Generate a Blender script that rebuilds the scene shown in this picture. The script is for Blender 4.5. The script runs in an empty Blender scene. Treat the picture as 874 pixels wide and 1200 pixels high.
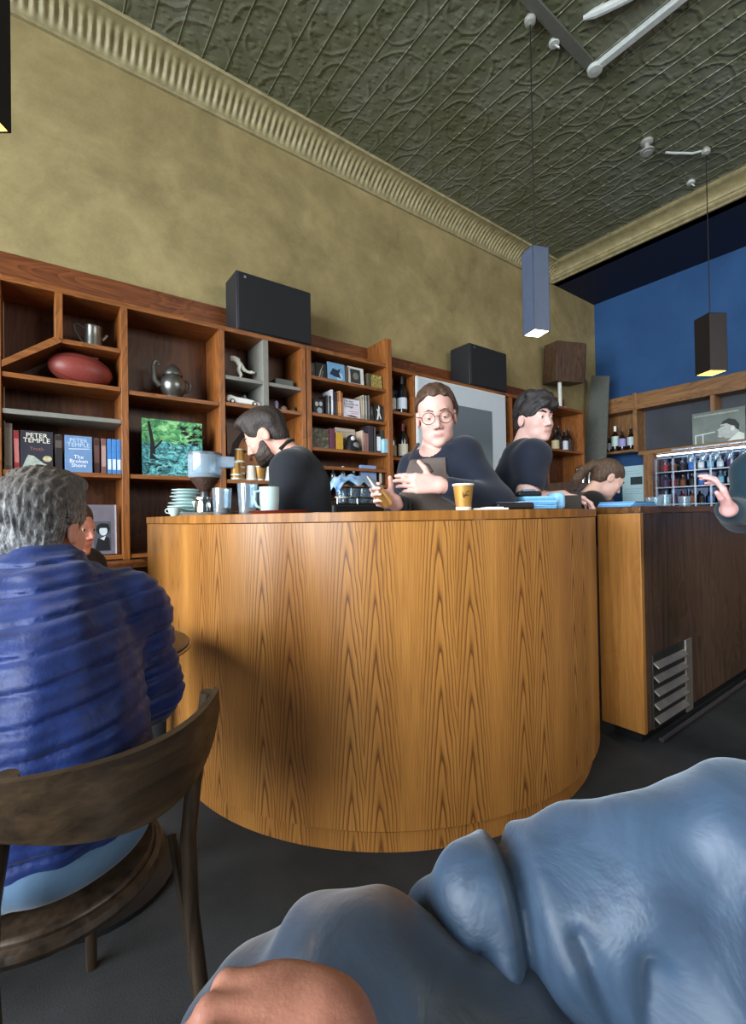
import bpy, bmesh, math, random
import numpy as np
from mathutils import Vector, Matrix
random.seed(7)
PI = math.pi
SC = bpy.context.scene
COL = SC.collection

# ------------------------------------------------------------------ camera, world, daylight, exposure
YAW, PITCH, ROLL = math.radians(36.483), math.radians(0.6086), math.radians(-0.9706)
EYE = 1.12
_f = Vector((math.sin(YAW)*math.cos(PITCH), math.cos(YAW)*math.cos(PITCH), math.sin(PITCH)))
_r0 = Vector((math.cos(YAW), -math.sin(YAW), 0)); _u0 = _r0.cross(_f)
_r = _r0*math.cos(ROLL) + _u0*math.sin(ROLL); _u = -_r0*math.sin(ROLL) + _u0*math.cos(ROLL)
cam = bpy.data.objects.new('camera', bpy.data.cameras.new('camera'))
COL.objects.link(cam)
m = Matrix((_r, _u, -_f)).transposed().to_4x4(); m.translation = (0, 0, EYE)
cam.matrix_world = m
cam.data.sensor_fit = 'VERTICAL'; cam.data.sensor_height = 36.0
cam.data.lens = 36.0*539.2/1200
cam.data.clip_start = 0.02
SC.camera = cam

w = bpy.data.worlds.new('daylight'); SC.world = w; w.use_nodes = True
w.node_tree.nodes['Background'].inputs[0].default_value = (0.75, 0.88, 1.0, 1)
w.node_tree.nodes['Background'].inputs[1].default_value = 0.6

def area(name, loc, rot, sx, sy, power, col):
    l = bpy.data.lights.new(name, 'AREA'); l.shape = 'RECTANGLE'; l.size = sx; l.size_y = sy
    l.energy = power; l.color = col
    o = bpy.data.objects.new(name, l); COL.objects.link(o); o.location = loc; o.rotation_euler = rot
    return o
# daylight coming in through the tall street window behind and left of the camera
area('window_daylight', (-5.6, 0.1, 2.6), (0, -PI/2, 0), 4.6, 8.0, 1020, (0.86, 0.94, 1.0))
area('rear_fill_light', (3.2, -3.16, 2.9), (PI/2, 0, 0), 3.4, 1.3, 48, (1.0, 0.95, 0.86))  # unseen fill light, added to brighten the shelf wall and faces

SC.view_settings.view_transform = 'Standard'
SC.view_settings.look = 'None'
SC.view_settings.gamma = 1
SC.view_settings.use_curve_mapping = False
SC.view_settings.exposure = 1.15

# ------------------------------------------------------------------ materials
def srgb(r, g, b):
    return tuple((c/255/12.92 if c/255 <= .04045 else ((c/255+.055)/1.055)**2.4) for c in (r, g, b)) + (1,)

class NT:
    def __init__(s, name):
        s.m = bpy.data.materials.new(name); s.m.use_nodes = True
        s.t = s.m.node_tree; s.p = s.t.nodes['Principled BSDF']
    def n(s, typ, **kw):
        x = s.t.nodes.new(typ)
        for k, v in kw.items(): setattr(x, k, v)
        return x
    def l(s, a, b): s.t.links.new(a, b)
    def set(s, sock, v):
        if hasattr(v, 'is_linked') or isinstance(v, bpy.types.NodeSocket): s.l(v, sock)
        else: sock.default_value = v
    def math(s, op, a, b=None, c=None, clamp=False):
        x = s.n('ShaderNodeMath', operation=op); x.use_clamp = clamp
        s.set(x.inputs[0], a)
        if b is not None: s.set(x.inputs[1], b)
        if c is not None: s.set(x.inputs[2], c)
        return x.outputs[0]
    def coord(s, which='Object'): return s.n('ShaderNodeTexCoord').outputs[which]
    def mapping(s, v, sc=(1, 1, 1), loc=(0, 0, 0)):
        x = s.n('ShaderNodeMapping'); s.l(v, x.inputs[0]); x.inputs['Scale'].default_value = sc; x.inputs['Location'].default_value = loc
        return x.outputs[0]
    def noise(s, v, scale, detail=3, rough=.5, dist=0):
        x = s.n('ShaderNodeTexNoise'); s.l(v, x.inputs['Vector'])
        x.inputs['Scale'].default_value = scale; x.inputs['Detail'].default_value = detail
        x.inputs['Roughness'].default_value = rough; x.inputs['Distortion'].default_value = dist
        return x.outputs['Fac']
    def ramp(s, fac, stops, interp='LINEAR'):
        x = s.n('ShaderNodeValToRGB'); s.l(fac, x.inputs[0]); e = x.color_ramp.elements
        x.color_ramp.interpolation = interp
        while len(e) < len(stops): e.new(.5)
        for i, (p, c) in enumerate(stops): e[i].position = p; e[i].color = c
        return x.outputs[0]
    def mix(s, fac, a, b, mode='MIX'):
        x = s.n('ShaderNodeMix', data_type='RGBA', blend_type=mode)
        s.set(x.inputs[0], fac); s.set(x.inputs[6], a); s.set(x.inputs[7], b)
        return x.outputs[2]
    def bump(s, h, strength=.3, dist=.01):
        x = s.n('ShaderNodeBump'); s.l(h, x.inputs['Height']); x.inputs['Strength'].default_value = strength
        x.inputs['Distance'].default_value = dist; s.l(x.outputs[0], s.p.inputs['Normal'])
    def fin(s, col=None, rough=None, metal=None, spec=None):
        if col is not None: s.set(s.p.inputs['Base Color'], col)
        if rough is not None: s.set(s.p.inputs['Roughness'], rough)
        if metal is not None: s.p.inputs['Metallic'].default_value = metal
        if spec is not None: s.p.inputs['Specular IOR Level'].default_value = spec
        return s.m

_mc = {}
def pm(name, rgb, rough=.55, metal=0, var=.12, scale=25, bump=0, spec=.4, sheen=0):
    """plain procedural material: base colour broken up by noise"""
    if name in _mc: return _mc[name]
    t = NT(name); c = srgb(*rgb)
    v = t.noise(t.coord(), scale, 4, .6)
    lo = tuple(x*(1-var) for x in c[:3]) + (1,); hi = tuple(min(1, x*(1+var)) for x in c[:3]) + (1,)
    col = t.ramp(v, [(.3, lo), (.7, hi)])
    if bump: t.bump(v, bump, .005)
    if sheen: t.p.inputs['Sheen Weight'].default_value = sheen
    _mc[name] = t.fin(col, rough, metal, spec)
    return _mc[name]

def wood(name, dark, light, axis='x', scale=1, rough=.4, contrast=1, bumpy=.05):
    ringy = 0 if contrast <= .3 else .05 if contrast < .45 else .12 if contrast < 1 else .2
    if name in _mc: return _mc[name]
    t = NT(name); co = t.coord()
    long, cross = .9*scale, 22*scale
    s = {'x': (long, cross, cross), 'y': (cross, long, cross), 'z': (cross, cross, long)}[axis]
    s2 = tuple(q*.16 if q > 5 else q*.7 for q in s)
    a = t.noise(t.mapping(co, s), 2.2, 5, .65, .4)
    b = t.noise(t.mapping(co, s2), 2.0, 3, .5, 1.2)
    rings = t.math('FRACT', t.math('MULTIPLY', b, 9))
    mixv = t.math('ADD', t.math('MULTIPLY', a, .65), t.math('MULTIPLY', rings, ringy))
    d, l = srgb(*dark), srgb(*light)
    col = t.ramp(mixv, [(.24, d), (.54, l), (.85, tuple(min(1, x*1.12) for x in l[:3])+(1,))])
    t.bump(a, bumpy, .003)
    _mc[name] = t.fin(col, rough, 0, .4)
    return _mc[name]

def emis(name, rgb, strength):
    if name in _mc: return _mc[name]
    t = NT(name); t.p.inputs['Emission Color'].default_value = srgb(*rgb); t.p.inputs['Emission Strength'].default_value = strength
    _mc[name] = t.fin(srgb(*rgb), .5)
    return _mc[name]

def glass(name, rgb=(235, 245, 250), rough=.03, haze_glint=.10):
    if name in _mc: return _mc[name]
    t = NT(name); tr = t.n('ShaderNodeBsdfTransparent'); tr.inputs[0].default_value = srgb(*rgb)
    gl = t.n('ShaderNodeBsdfGlossy'); v = t.noise(t.coord(), 40, 2)
    t.set(gl.inputs['Roughness'], t.math('MULTIPLY_ADD', v, .05, rough))
    fr = t.n('ShaderNodeLayerWeight'); fr.inputs[0].default_value = .35
    mx = t.n('ShaderNodeMixShader'); t.l(t.math('MULTIPLY_ADD', t.math('POWER', fr.outputs[1], 2.0), .55, .07), mx.inputs[0])
    t.l(tr.outputs[0], mx.inputs[1]); t.l(gl.outputs[0], mx.inputs[2])
    df = t.n('ShaderNodeBsdfDiffuse'); df.inputs[0].default_value = srgb(206, 222, 236); m2 = t.n('ShaderNodeMixShader'); m2.inputs[0].default_value = haze_glint  # pale blue diffuse share stands in for window reflections, and for plastic haze
    t.l(mx.outputs[0], m2.inputs[1]); t.l(df.outputs[0], m2.inputs[2])
    t.l(m2.outputs[0], t.t.nodes['Material Output'].inputs[0]); t.t.nodes.remove(t.p)
    _mc[name] = t.m
    return t.m

# ------------------------------------------------------------------ mesh builder
class MB:
    def __init__(s): s.v = []; s.f = []; s.mi = []; s.uv = None
    def add(s, vs, fs, mi=0):
        o = len(s.v); s.v += [tuple(v) for v in vs]
        s.f += [tuple(i+o for i in f) for f in fs]; s.mi += [mi]*len(fs); return s
    def box(s, x0, x1, y0, y1, z0, z1, mi=0):
        vs = [(x, y, z) for z in (z0, z1) for y in (y0, y1) for x in (x0, x1)]
        return s.add(vs, [(0, 2, 3, 1), (4, 5, 7, 6), (0, 1, 5, 4), (2, 6, 7, 3), (0, 4, 6, 2), (1, 3, 7, 5)], mi)
    def obox(s, c, size, M=None, mi=0):
        M = M or Matrix.Identity(3); c = Vector(c); h = Vector(size)/2
        vs = [c + M @ Vector((sx*h.x, sy*h.y, sz*h.z)) for sz in (-1, 1) for sy in (-1, 1) for sx in (-1, 1)]
        return s.add(vs, [(0, 2, 3, 1), (4, 5, 7, 6), (0, 1, 5, 4), (2, 6, 7, 3), (0, 4, 6, 2), (1, 3, 7, 5)], mi)
    def tube(s, path, r, n=10, closed=False, mi=0, cap=True):
        P = [Vector(p) for p in path]; k = len(P)
        R = r if isinstance(r, (list, tuple)) else [r]*k
        vs, fs = [], []; prev = None
        for i, p in enumerate(P):
            a = P[(i-1) % k] if (closed or i) else p; b = P[(i+1) % k] if (closed or i < k-1) else p
            t = (b-a).normalized()
            if prev is None:
                u = t.cross(Vector((0, 0, 1)))
                if u.length < 1e-3: u = t.cross(Vector((0, 1, 0)))
            else: u = prev - t*prev.dot(t)
            u.normalize(); prev = u; w_ = t.cross(u)
            vs += [p + (u*math.cos(q) + w_*math.sin(q))*R[i] for q in (2*PI*j/n for j in range(n))]
        for i in range(k if closed else k-1):
            for j in range(n):
                a, b = i*n+j, i*n+(j+1) % n; c, d = ((i+1) % k)*n+(j+1) % n, ((i+1) % k)*n+j
                fs.append((a, b, c, d))
        if not closed and cap: fs += [tuple(range(n))[::-1], tuple((k-1)*n+j for j in range(n))]
        return s.add(vs, fs, mi)
    def lathe(s, prof, c=(0, 0, 0), n=28, M=None, mi=0):
        """prof: list of (r, z); closed by caps where r=0"""
        c = Vector(c); vs, fs = [], []; k = len(prof)
        for (r, z) in prof:
            for j in range(n):
                q = 2*PI*j/n; p = Vector((max(r, 1e-5)*math.cos(q), max(r, 1e-5)*math.sin(q), z))
                vs.append(c + (M @ p if M else p))
        for i in range(k-1):
            for j in range(n):
                fs.append((i*n+j, i*n+(j+1) % n, (i+1)*n+(j+1) % n, (i+1)*n+j))
        return s.add(vs, fs, mi)
    def prism(s, poly, axis, a, b, mi=0):
        """polygon of 2D points extruded along an axis; (p,q) are the other two axes in xyz order"""
        def mk(p, q, t): return {'x': (t, p, q), 'y': (p, t, q), 'z': (p, q, t)}[axis]
        k = len(poly); vs = [mk(p, q, a) for p, q in poly] + [mk(p, q, b) for p, q in poly]
        fs = [tuple(range(k))[::-1], tuple(range(k, 2*k))] + [(i, (i+1) % k, (i+1) % k+k, i+k) for i in range(k)]
        return s.add(vs, fs, mi)
    def ellipsoid(s, c, r, M=None, n=20, m_=12, mi=0):
        c = Vector(c); vs, fs = [], []
        for i in range(m_+1):
            th = PI*i/m_
            for j in range(n):
                q = 2*PI*j/n; rr = max(math.sin(th), 1e-4)
                p = Vector((r[0]*rr*math.cos(q), r[1]*rr*math.sin(q), -r[2]*math.cos(th)))
                vs.append(c + (M @ p if M else p))
        for i in range(m_):
            for j in range(n): fs.append((i*n+j, i*n+(j+1) % n, (i+1)*n+(j+1) % n, (i+1)*n+j))
        return s.add(vs, fs, mi)
    def sheet(s, rows, mi=0, closed=False):
        """grid of points rows[i][j]"""
        k = len(rows[0]); vs = [p for r in rows for p in r]; fs = []
        for i in range(len(rows)-1):
            for j in range(k if closed else k-1):
                fs.append((i*k+j, i*k+(j+1) % k, (i+1)*k+(j+1) % k, (i+1)*k+j))
        return s.add(vs, fs, mi)
    def mesh(s, name, mats, smooth=False):
        me = bpy.data.meshes.new(name); me.from_pydata(s.v, [], s.f)
        for q in (mats if isinstance(mats, (list, tuple)) else [mats]): me.materials.append(q)
        if any(s.mi): me.polygons.foreach_set('material_index', s.mi)
        bm = bmesh.new(); bm.from_mesh(me)
        bmesh.ops.recalc_face_normals(bm, faces=bm.faces); bm.to_mesh(me); bm.free()
        if smooth: me.polygons.foreach_set('use_smooth', [True]*len(me.polygons))
        return me

def finish(o, smooth, bevel):
    if bevel:
        b = o.modifiers.new('bevel', 'BEVEL'); b.width = bevel; b.segments = 2; b.limit_method = 'ANGLE'; b.angle_limit = .6
        b.harden_normals = False
    if smooth == 'auto':
        me = o.data; me.polygons.foreach_set('use_smooth', [True]*len(me.polygons))
        bm = bmesh.new(); bm.from_mesh(me)
        for e in bm.edges:
            if len(e.link_faces) == 2 and e.calc_face_angle(0) > .6: e.smooth = False
        bm.to_mesh(me); bm.free()

def tag(o, label=None, cat=None, group=None, kind=None):
    for k, v in (('label', label), ('category', cat), ('group', group), ('kind', kind)):
        if v: o[k] = v
    return o

def thing(name, label, cat, loc=(0, 0, 0), group=None, rz=0):
    o = bpy.data.objects.new(name, None); COL.objects.link(o); o.location = loc; o.rotation_euler = (0, 0, rz)
    o.empty_display_size = .05
    return tag(o, label, cat, group)

def part(name, mb, mats, parent, smooth='auto', bevel=0, local=False, label=None):
    """a part; its mesh is given in room coordinates unless local"""
    o = bpy.data.objects.new(name, mb.mesh(name, mats) if isinstance(mb, MB) else mb); COL.objects.link(o)
    o.parent = parent
    if not local and parent.parent is None and parent.type == 'EMPTY':
        o.matrix_parent_inverse = parent.matrix_basis.inverted()
    finish(o, smooth, bevel)
    if label: o['label'] = label
    return o

def single(name, mb, mats, label, cat, group=None, smooth='auto', bevel=0):
    """a thing that is one mesh: origin goes to the middle of its base"""
    a = np.array(mb.v); lo, hi = a.min(0), a.max(0); c = np.array([(lo[0]+hi[0])/2, (lo[1]+hi[1])/2, lo[2]])
    mb.v = [tuple(p) for p in (a-c)]
    o = bpy.data.objects.new(name, mb.mesh(name, mats)); COL.objects.link(o); o.location = c
    finish(o, smooth, bevel)
    return tag(o, label, cat, group)

def sub(name, mb, mats, parent, smooth='auto', bevel=0, label=None):
    """part of a single-mesh thing or of a part; mesh in room coordinates"""
    o = bpy.data.objects.new(name, mb.mesh(name, mats) if isinstance(mb, MB) else mb); COL.objects.link(o); o.parent = parent
    o.matrix_parent_inverse = Matrix.Translation(-Vector(parent.location)) if parent.parent is None else Matrix.Identity(4)
    finish(o, smooth, bevel)
    if label: o['label'] = label
    return o

def struct(name, mb, mats, smooth='auto', bevel=0):
    o = bpy.data.objects.new(name, mb.mesh(name, mats)); COL.objects.link(o)
    finish(o, smooth, bevel); o['kind'] = 'structure'
    return o

def text_mesh(body, size, M, extrude=.0006, align='LEFT', space=1.0):
    """lettering as a mesh, placed by the 4x4 matrix M (text lies in its XY plane)"""
    cu = bpy.data.curves.new('lettering', 'FONT'); cu.body = body; cu.size = size; cu.extrude = extrude
    cu.align_x = align; cu.resolution_u = 2; cu.space_line = space
    o = bpy.data.objects.new('lettering', cu); COL.objects.link(o)
    dg = bpy.context.evaluated_depsgraph_get(); dg.update()
    me = bpy.data.meshes.new_from_object(o.evaluated_get(dg))
    bpy.data.objects.remove(o); bpy.data.curves.remove(cu)
    me.transform(M); me.materials.clear()
    return me

def rotz(a): return Matrix.Rotation(a, 3, 'Z')
def rotx(a): return Matrix.Rotation(a, 3, 'X')
def roty(a): return Matrix.Rotation(a, 3, 'Y')
# frame for lettering on a face that looks along -y (the shelf wall) or -x (the back bar)
def on_shelf(x, y, z, tilt=0): return Matrix.Translation((x, y, z)) @ Matrix.Rotation(PI/2 - tilt, 4, 'X')
def view_frame(lat, d, z=0):
    """room point that is lat to the right of and d in front of where the camera stands"""
    return (lat*math.cos(YAW) + d*math.sin(YAW), -lat*math.sin(YAW) + d*math.cos(YAW), z)
# ------------------------------------------------------------------ room shell
X0, X1, Y0, YW, ZC = -3.0, 6.27, -3.2, 3.25, 4.14
BX = 5.25                                     # beam line where the pressed ceiling ends
t = NT('olive_plaster'); co = t.coord()
a = t.noise(co, 1.3, 5, .6, .6); b = t.noise(co, 6, 5, .65, .3); c_ = t.noise(co, 60, 2)
f = t.math('ADD', t.math('MULTIPLY', a, .6), t.math('ADD', t.math('MULTIPLY', b, .32), t.math('MULTIPLY', c_, .08)))
plaster = t.fin(t.ramp(f, [(.36, srgb(126, 112, 76)), (.5, srgb(148, 132, 91)), (.64, srgb(170, 152, 108))]), .75, 0, .25)
t = NT('blue_paint'); a = t.noise(t.coord(), 1.6, 4, .6)
bluewall = t.fin(t.ramp(a, [(.3, srgb(36, 70, 114)), (.7, srgb(46, 84, 130))]), .7, 0, .25)
t = NT('dark_floor'); co = t.coord(); a = t.noise(co, 3, 5, .6); b = t.noise(co, 240, 2)
f = t.math('ADD', t.math('MULTIPLY', a, .6), t.math('MULTIPLY', b, .4)); t.bump(b, .25, .003)
floorm = t.fin(t.ramp(f, [(.3, srgb(34, 35, 36)), (.7, srgb(60, 60, 61))]), .8, 0, .25)
frontm = pm('dark_paint', (70, 68, 62), .7)
# pressed metal ceiling: scrolls and leaves stamped between the ribs
t = NT('pressed_metal'); co = t.coord()
sx = t.n('ShaderNodeSeparateXYZ'); t.l(co, sx.inputs[0])
def tile(s, T, off): return t.math('SUBTRACT', t.math('FRACT', t.math('ADD', t.math('DIVIDE', s, T), off)), .5)
wob = t.math('MULTIPLY', t.math('SUBTRACT', t.noise(co, 5, 2), .5), .12)
hs = []
for (T, ox, oy, n_) in ((.6, 0, .5, 5), (.6, .5, 0, 4)):
    u = t.math('ADD', tile(sx.outputs[0], T, ox), wob); v = t.math('ADD', tile(sx.outputs[1], T, oy), wob)
    r = t.math('SQRT', t.math('ADD', t.math('MULTIPLY', u, u), t.math('MULTIPLY', v, v)))
    th = t.math('ARCTAN2', v, u)
    spiral = t.math('ADD', r, t.math('MULTIPLY', th, .028))
    ring = t.math('SUBTRACT', 1, t.math('MULTIPLY', t.math('ABSOLUTE', t.math('SUBTRACT', spiral, .28)), 30), clamp=True)
    pet = t.math('MULTIPLY', t.math('ADD', t.math('COSINE', t.math('MULTIPLY', th, n_)), .3), t.math('SUBTRACT', 1, t.math('MULTIPLY', t.math('ABSOLUTE', t.math('SUBTRACT', r, .16)), 9), clamp=True), clamp=True)
    pet2 = t.math('MULTIPLY', t.math('ADD', t.math('COSINE', t.math('MULTIPLY_ADD', th, 9, 1.2)), -.3), t.math('SUBTRACT', 1, t.math('MULTIPLY', t.math('ABSOLUTE', t.math('SUBTRACT', r, .4)), 10), clamp=True), clamp=True)
    hs += [ring, pet, pet2]
h = hs[0]
for q in hs[1:]: h = t.math('ADD', h, q)
pt = t.noise(co, 2.2, 4, .65); fine = t.noise(co, 90, 2)
vo = t.n('ShaderNodeTexVoronoi', feature='SMOOTH_F1'); t.l(t.mapping(co, (1, 1.6, 1)), vo.inputs['Vector']); vo.inputs['Scale'].default_value = 17
lf = t.math('SUBTRACT', 1, t.math('MULTIPLY', vo.outputs['Distance'], 2.6), clamp=True)
h = t.math('ADD', t.math('MULTIPLY', h, .7), t.math('ADD', t.math('MULTIPLY', lf, .75), t.math('MULTIPLY', fine, .15))); t.bump(h, .55, .015)
colr = t.ramp(pt, [(.25, srgb(86, 90, 62)), (.5, srgb(104, 106, 84)), (.75, srgb(116, 117, 104))])
ceilm = t.fin(colr, .42, 0, .5)
t = NT('cornice_paint'); a = t.noise(t.coord(), 14, 4, .65)
cornm = t.fin(t.ramp(a, [(.25, srgb(126, 116, 82)), (.75, srgb(172, 160, 120))]), .5, 0, .4)
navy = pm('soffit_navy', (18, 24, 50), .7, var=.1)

struct('floor', MB().box(X0-.2, X1+.2, Y0-.2, YW+.2, -.1, 0), floorm)
struct('wall_shelves', MB().box(X0-.2, X1+.2, YW, YW+.15, 0, ZC+.1), plaster)
struct('wall_bar', MB().box(X1, X1+.15, Y0-.2, YW+.15, 0, ZC+.1), bluewall)
struct('wall_rear', MB().box(X0, 1.4, Y0-.12, Y0, 0, ZC+.1).box(5.0, X1, Y0-.12, Y0, 0, ZC+.1).box(1.4, 5.0, Y0-.12, Y0, 0, 2.2).box(1.4, 5.0, Y0-.12, Y0, 3.6, ZC+.1), frontm)
struct('wall_street', MB().box(X0-.12, X0, Y0, -2.5, 0, ZC+.1).box(X0-.12, X0, 2.7, YW, 0, ZC+.1).box(X0-.12, X0, -2.5, 2.7, 0, .8).box(X0-.12, X0, -2.5, 2.7, 3.5, ZC+.1), frontm)
fr = MB()
for y in (-2.5, -.8, .95, 2.64): fr.box(X0-.08, X0-.02, y, y+.06, .8, 3.5)
for z in (.8, 2.7, 3.44): fr.box(X0-.075, X0-.025, -2.5, 2.7, z, z+.06)
struct('window_1', fr, frontm, bevel=.004)
fr = MB()
for x in (1.4, 3.17, 4.94): fr.box(x, x+.06, Y0-.08, Y0-.02, 2.2, 3.6)
for z in (2.2, 3.54): fr.box(1.4, 5.0, Y0-.08, Y0-.02, z, z+.06)
struct('added_fill_window', fr, frontm, bevel=.004)  # unseen rear window frame, added around the fill light's opening
# ceiling: sheet with rolled ribs running towards the shelf wall
cl = MB().box(X0, BX, Y0, YW, ZC, ZC+.1)
struct('ceiling', cl, ceilm)
rb = MB()
for i in range(60):
    x = X0+.11+i*.152
    if x < BX-.1: rb.tube([(x, Y0, ZC-.001), (x, YW-.1, ZC-.001)], .0042, 6)
struct('trim_1', rb, ceilm)
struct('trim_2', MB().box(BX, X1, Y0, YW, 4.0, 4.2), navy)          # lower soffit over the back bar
struct('trim_3', MB().box(BX, BX+.12, Y0, YW, 4.0, ZC+.1), cornm)
# fluted cornice along the shelf wall
def cove(k):           # k 0..1 from wall foot to ceiling edge
    q = k*PI/2
    return .03+.17*(1-math.cos(q)), .035+.105*math.sin(q)
rows = []
N = int((BX-X0)/.0075)
rib = .047
for i in range(N+1):
    x = X0+(BX-.02-X0)*i/N; fl = abs(math.sin(PI*x/rib))**1.4
    row = [(x, YW-.002, 3.985), (x, YW-.022, 3.985), (x, YW-.026, 4.0), (x, YW-.018, 4.006)]
    for j in range(9):
        k = j/8; o, z = cove(k); d = .021*fl*math.sin(PI*min(1, k*1.15+.03)) if k < .85 else 0
        row.append((x, YW-o-d*.75, 3.985+z-d*.6))
    row += [(x, YW-.215, 4.122), (x, YW-.222, 4.135), (x, YW-.222, 4.142)]
    rows.append(row)
struct('trim_4', MB().sheet(rows), cornm, smooth='auto')
# plain moulded cornice along the beam
prof = [(0, 3.99), (-.022, 3.99), (-.03, 4.0), (-.022, 4.008)]
for j in range(7): q = PI*j/6; prof.append((-.035-.03*math.sin(q), 4.012+.042*(1-math.cos(q))/2))
for j in range(9): q = PI/2*j/8; prof.append((-.05-.14*(1-math.cos(q)), 4.06+.055*math.sin(q)))
prof += [(-.2, 4.118), (-.215, 4.126), (-.21, 4.134), (-.222, 4.142)]
struct('trim_5', MB().sheet([[(BX+px_, y, z) for px_, z in prof] for y in np.linspace(Y0, YW-.02, 40)]), cornm)

# ------------------------------------------------------------------ woods
W_sh = wood('oak_shelf', (100, 56, 25), (152, 92, 44), 'x')
W_up = wood('oak_upright', (100, 56, 25), (154, 93, 44), 'z')
W_y = W_sh
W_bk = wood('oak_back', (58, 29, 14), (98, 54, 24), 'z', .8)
W_cr = wood('stained_crown', (76, 38, 18), (122, 68, 34), 'x')
W_dk = wood('dark_bar_panel', (54, 40, 30), (86, 66, 52), 'z', .7, .35)
grey = pm('grey_laminate', (128, 126, 118), .5, var=.08)
black = pm('black_plastic', (22, 23, 25), .45, var=.15)
YF, YB = 2.95, 3.24                            # shelf front and back

def shelf_unit(label, x0, x1, boards, ups, crown, z0=.93):
    r = thing('shelf_unit', label, 'shelf', ((x0+x1)/2, 3.1, 0), 'built-in oak shelving')
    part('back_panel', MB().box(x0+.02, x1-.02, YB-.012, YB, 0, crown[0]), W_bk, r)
    for x, za, zb in ups:
        part('upright', MB().box(x-.018, x+.018, YF, YB-.012, za, zb), W_up, r, bevel=.002)
    for xa, xb, z, mt in boards:
        part('shelf_board', MB().box(xa, xb, YF+.005, YB-.013, z-.025, z), mt, r, bevel=.002)
    part('crown_board', MB().box(x0-.02, x1+.02, 3.205, YB-.002, crown[0], crown[1]), W_cr, r, bevel=.002)
    part('top_board', MB().box(x0-.02, x1+.02, YF, YB, crown[0]-.03, crown[0]), W_sh, r, bevel=.002)
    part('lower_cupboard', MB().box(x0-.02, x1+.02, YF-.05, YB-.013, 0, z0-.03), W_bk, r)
    return r
T = 2.375
r = shelf_unit('long oak bookcase at the left holding football, pewter pots and white model car', -.14, 1.58,
    [(.12, .41, 2.105, W_sh), (-.12, .41, 1.885, W_sh), (-.12, .41, 1.70, grey), (-.12, .41, 1.39, W_sh),
     (.45, .97, 1.875, W_sh), (.45, .97, 1.39, W_sh), (1.01, 1.56, 1.885, W_sh), (1.01, 1.27, 2.06, grey), (1.31, 1.56, 2.06, grey), (1.01, 1.56, 1.38, W_sh), (-.12, 1.56, .93, W_sh)],
    [(-.14, .9, T-.03), (.43, .9, T-.03), (.99, .9, T-.03), (1.58, .9, T-.03), (.12, 2.10, T-.03)], (T, 2.61))
part('slanted_board', MB().prism([(-.12, 1.905), (-.12, 1.94), (.11, 2.115), (.135, 2.085)], 'y', YF+.002, YB-.013), W_sh, r, bevel=.002)
part('divider', MB().box(1.27, 1.31, YF, YB-.013, 1.885, T-.03), grey, r, bevel=.002, label='grey painted divider')
r2 = shelf_unit('tall oak display case packed with discs and photo cards', 1.625, 2.36,
    [(1.645, 2.34, z, W_sh) for z in (2.165, 1.895, 1.64, 1.38)] + [(1.645, 2.34, 1.505, W_sh)],
    [(1.625, .9, T-.03), ], (T, 2.58))
part('end_panel', MB().prism([(2.93, .9), (2.93, 2.575), (2.945, 2.585), (YB-.002, 2.585), (YB-.002, .9)], 'x', 2.34, 2.385), W_up, r2, bevel=.002, label='taller end panel with a sloping top')
r3 = shelf_unit('oak wine shelf between the display case and the framed print', 2.42, 2.76,
    [(2.40, 2.64, 2.0, W_sh), (2.40, 2.64, 1.615, W_sh), (2.68, 2.76, 2.0, W_sh)],
    [(2.66, .9, 2.33), (2.76, .9, 2.33)], (2.36, 2.56))
r4 = shelf_unit('oak shelving behind the framed print and bartender in navy t-shirt', 2.80, 5.38,
    [(4.02, 5.36, 1.86, W_sh), (2.82, 3.94, 1.86, W_sh), (2.82, 5.36, 1.3, W_sh)],
    [(2.80, .9, 2.33), (3.98, .9, 2.33), (4.62, .9, 1.83), (5.38, .9, 2.33)], (2.36, 2.56))
# low ledge in front of the bookcase, joining the counter
part('ledge', MB().box(-.1, .5, 2.72, 2.9, .87, .9).box(-.1, .5, 2.74, 2.9, .80, .83), W_sh, r, bevel=.003)

# ------------------------------------------------------------------ curved counter
CX, CY, CR, CT = 1.59, 2.085, 1.105, 1.138
ang0, ang1 = math.radians(-50), math.radians(-180)
def outline(rr, n=110):
    """plan of the counter front, from its right end round to its straight left wing"""
    pts = [(CX+rr*math.cos(ang0+(ang1-ang0)*i/n), CY+rr*math.sin(ang0+(ang1-ang0)*i/n)) for i in range(n+1)]
    L = 2.66
    pts += [(CX-rr, CY+(L-CY)*k/6) for k in range(1, 7)]
    return pts
def wall_strip(ro, ri, za, zb, n=110):
    A, B = outline(ro, n), outline(ri, n)
    mb = MB(); k = len(A)
    vs = [(x, y, za) for x, y in A] + [(x, y, zb) for x, y in A] + [(x, y, za) for x, y in B] + [(x, y, zb) for x, y in B]
    fs = []
    for i in range(k-1):
        fs += [(i, i+1, k+i+1, k+i), (2*k+i+1, 2*k+i, 3*k+i, 3*k+i+1), (k+i, k+i+1, 3*k+i+1, 3*k+i), (i+1, i, 2*k+i, 2*k+i+1)]
    fs += [(0, k, 3*k, 2*k), (k-1, 3*k-1, 4*k-1, 2*k-1)]
    return mb.add(vs, fs)
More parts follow.
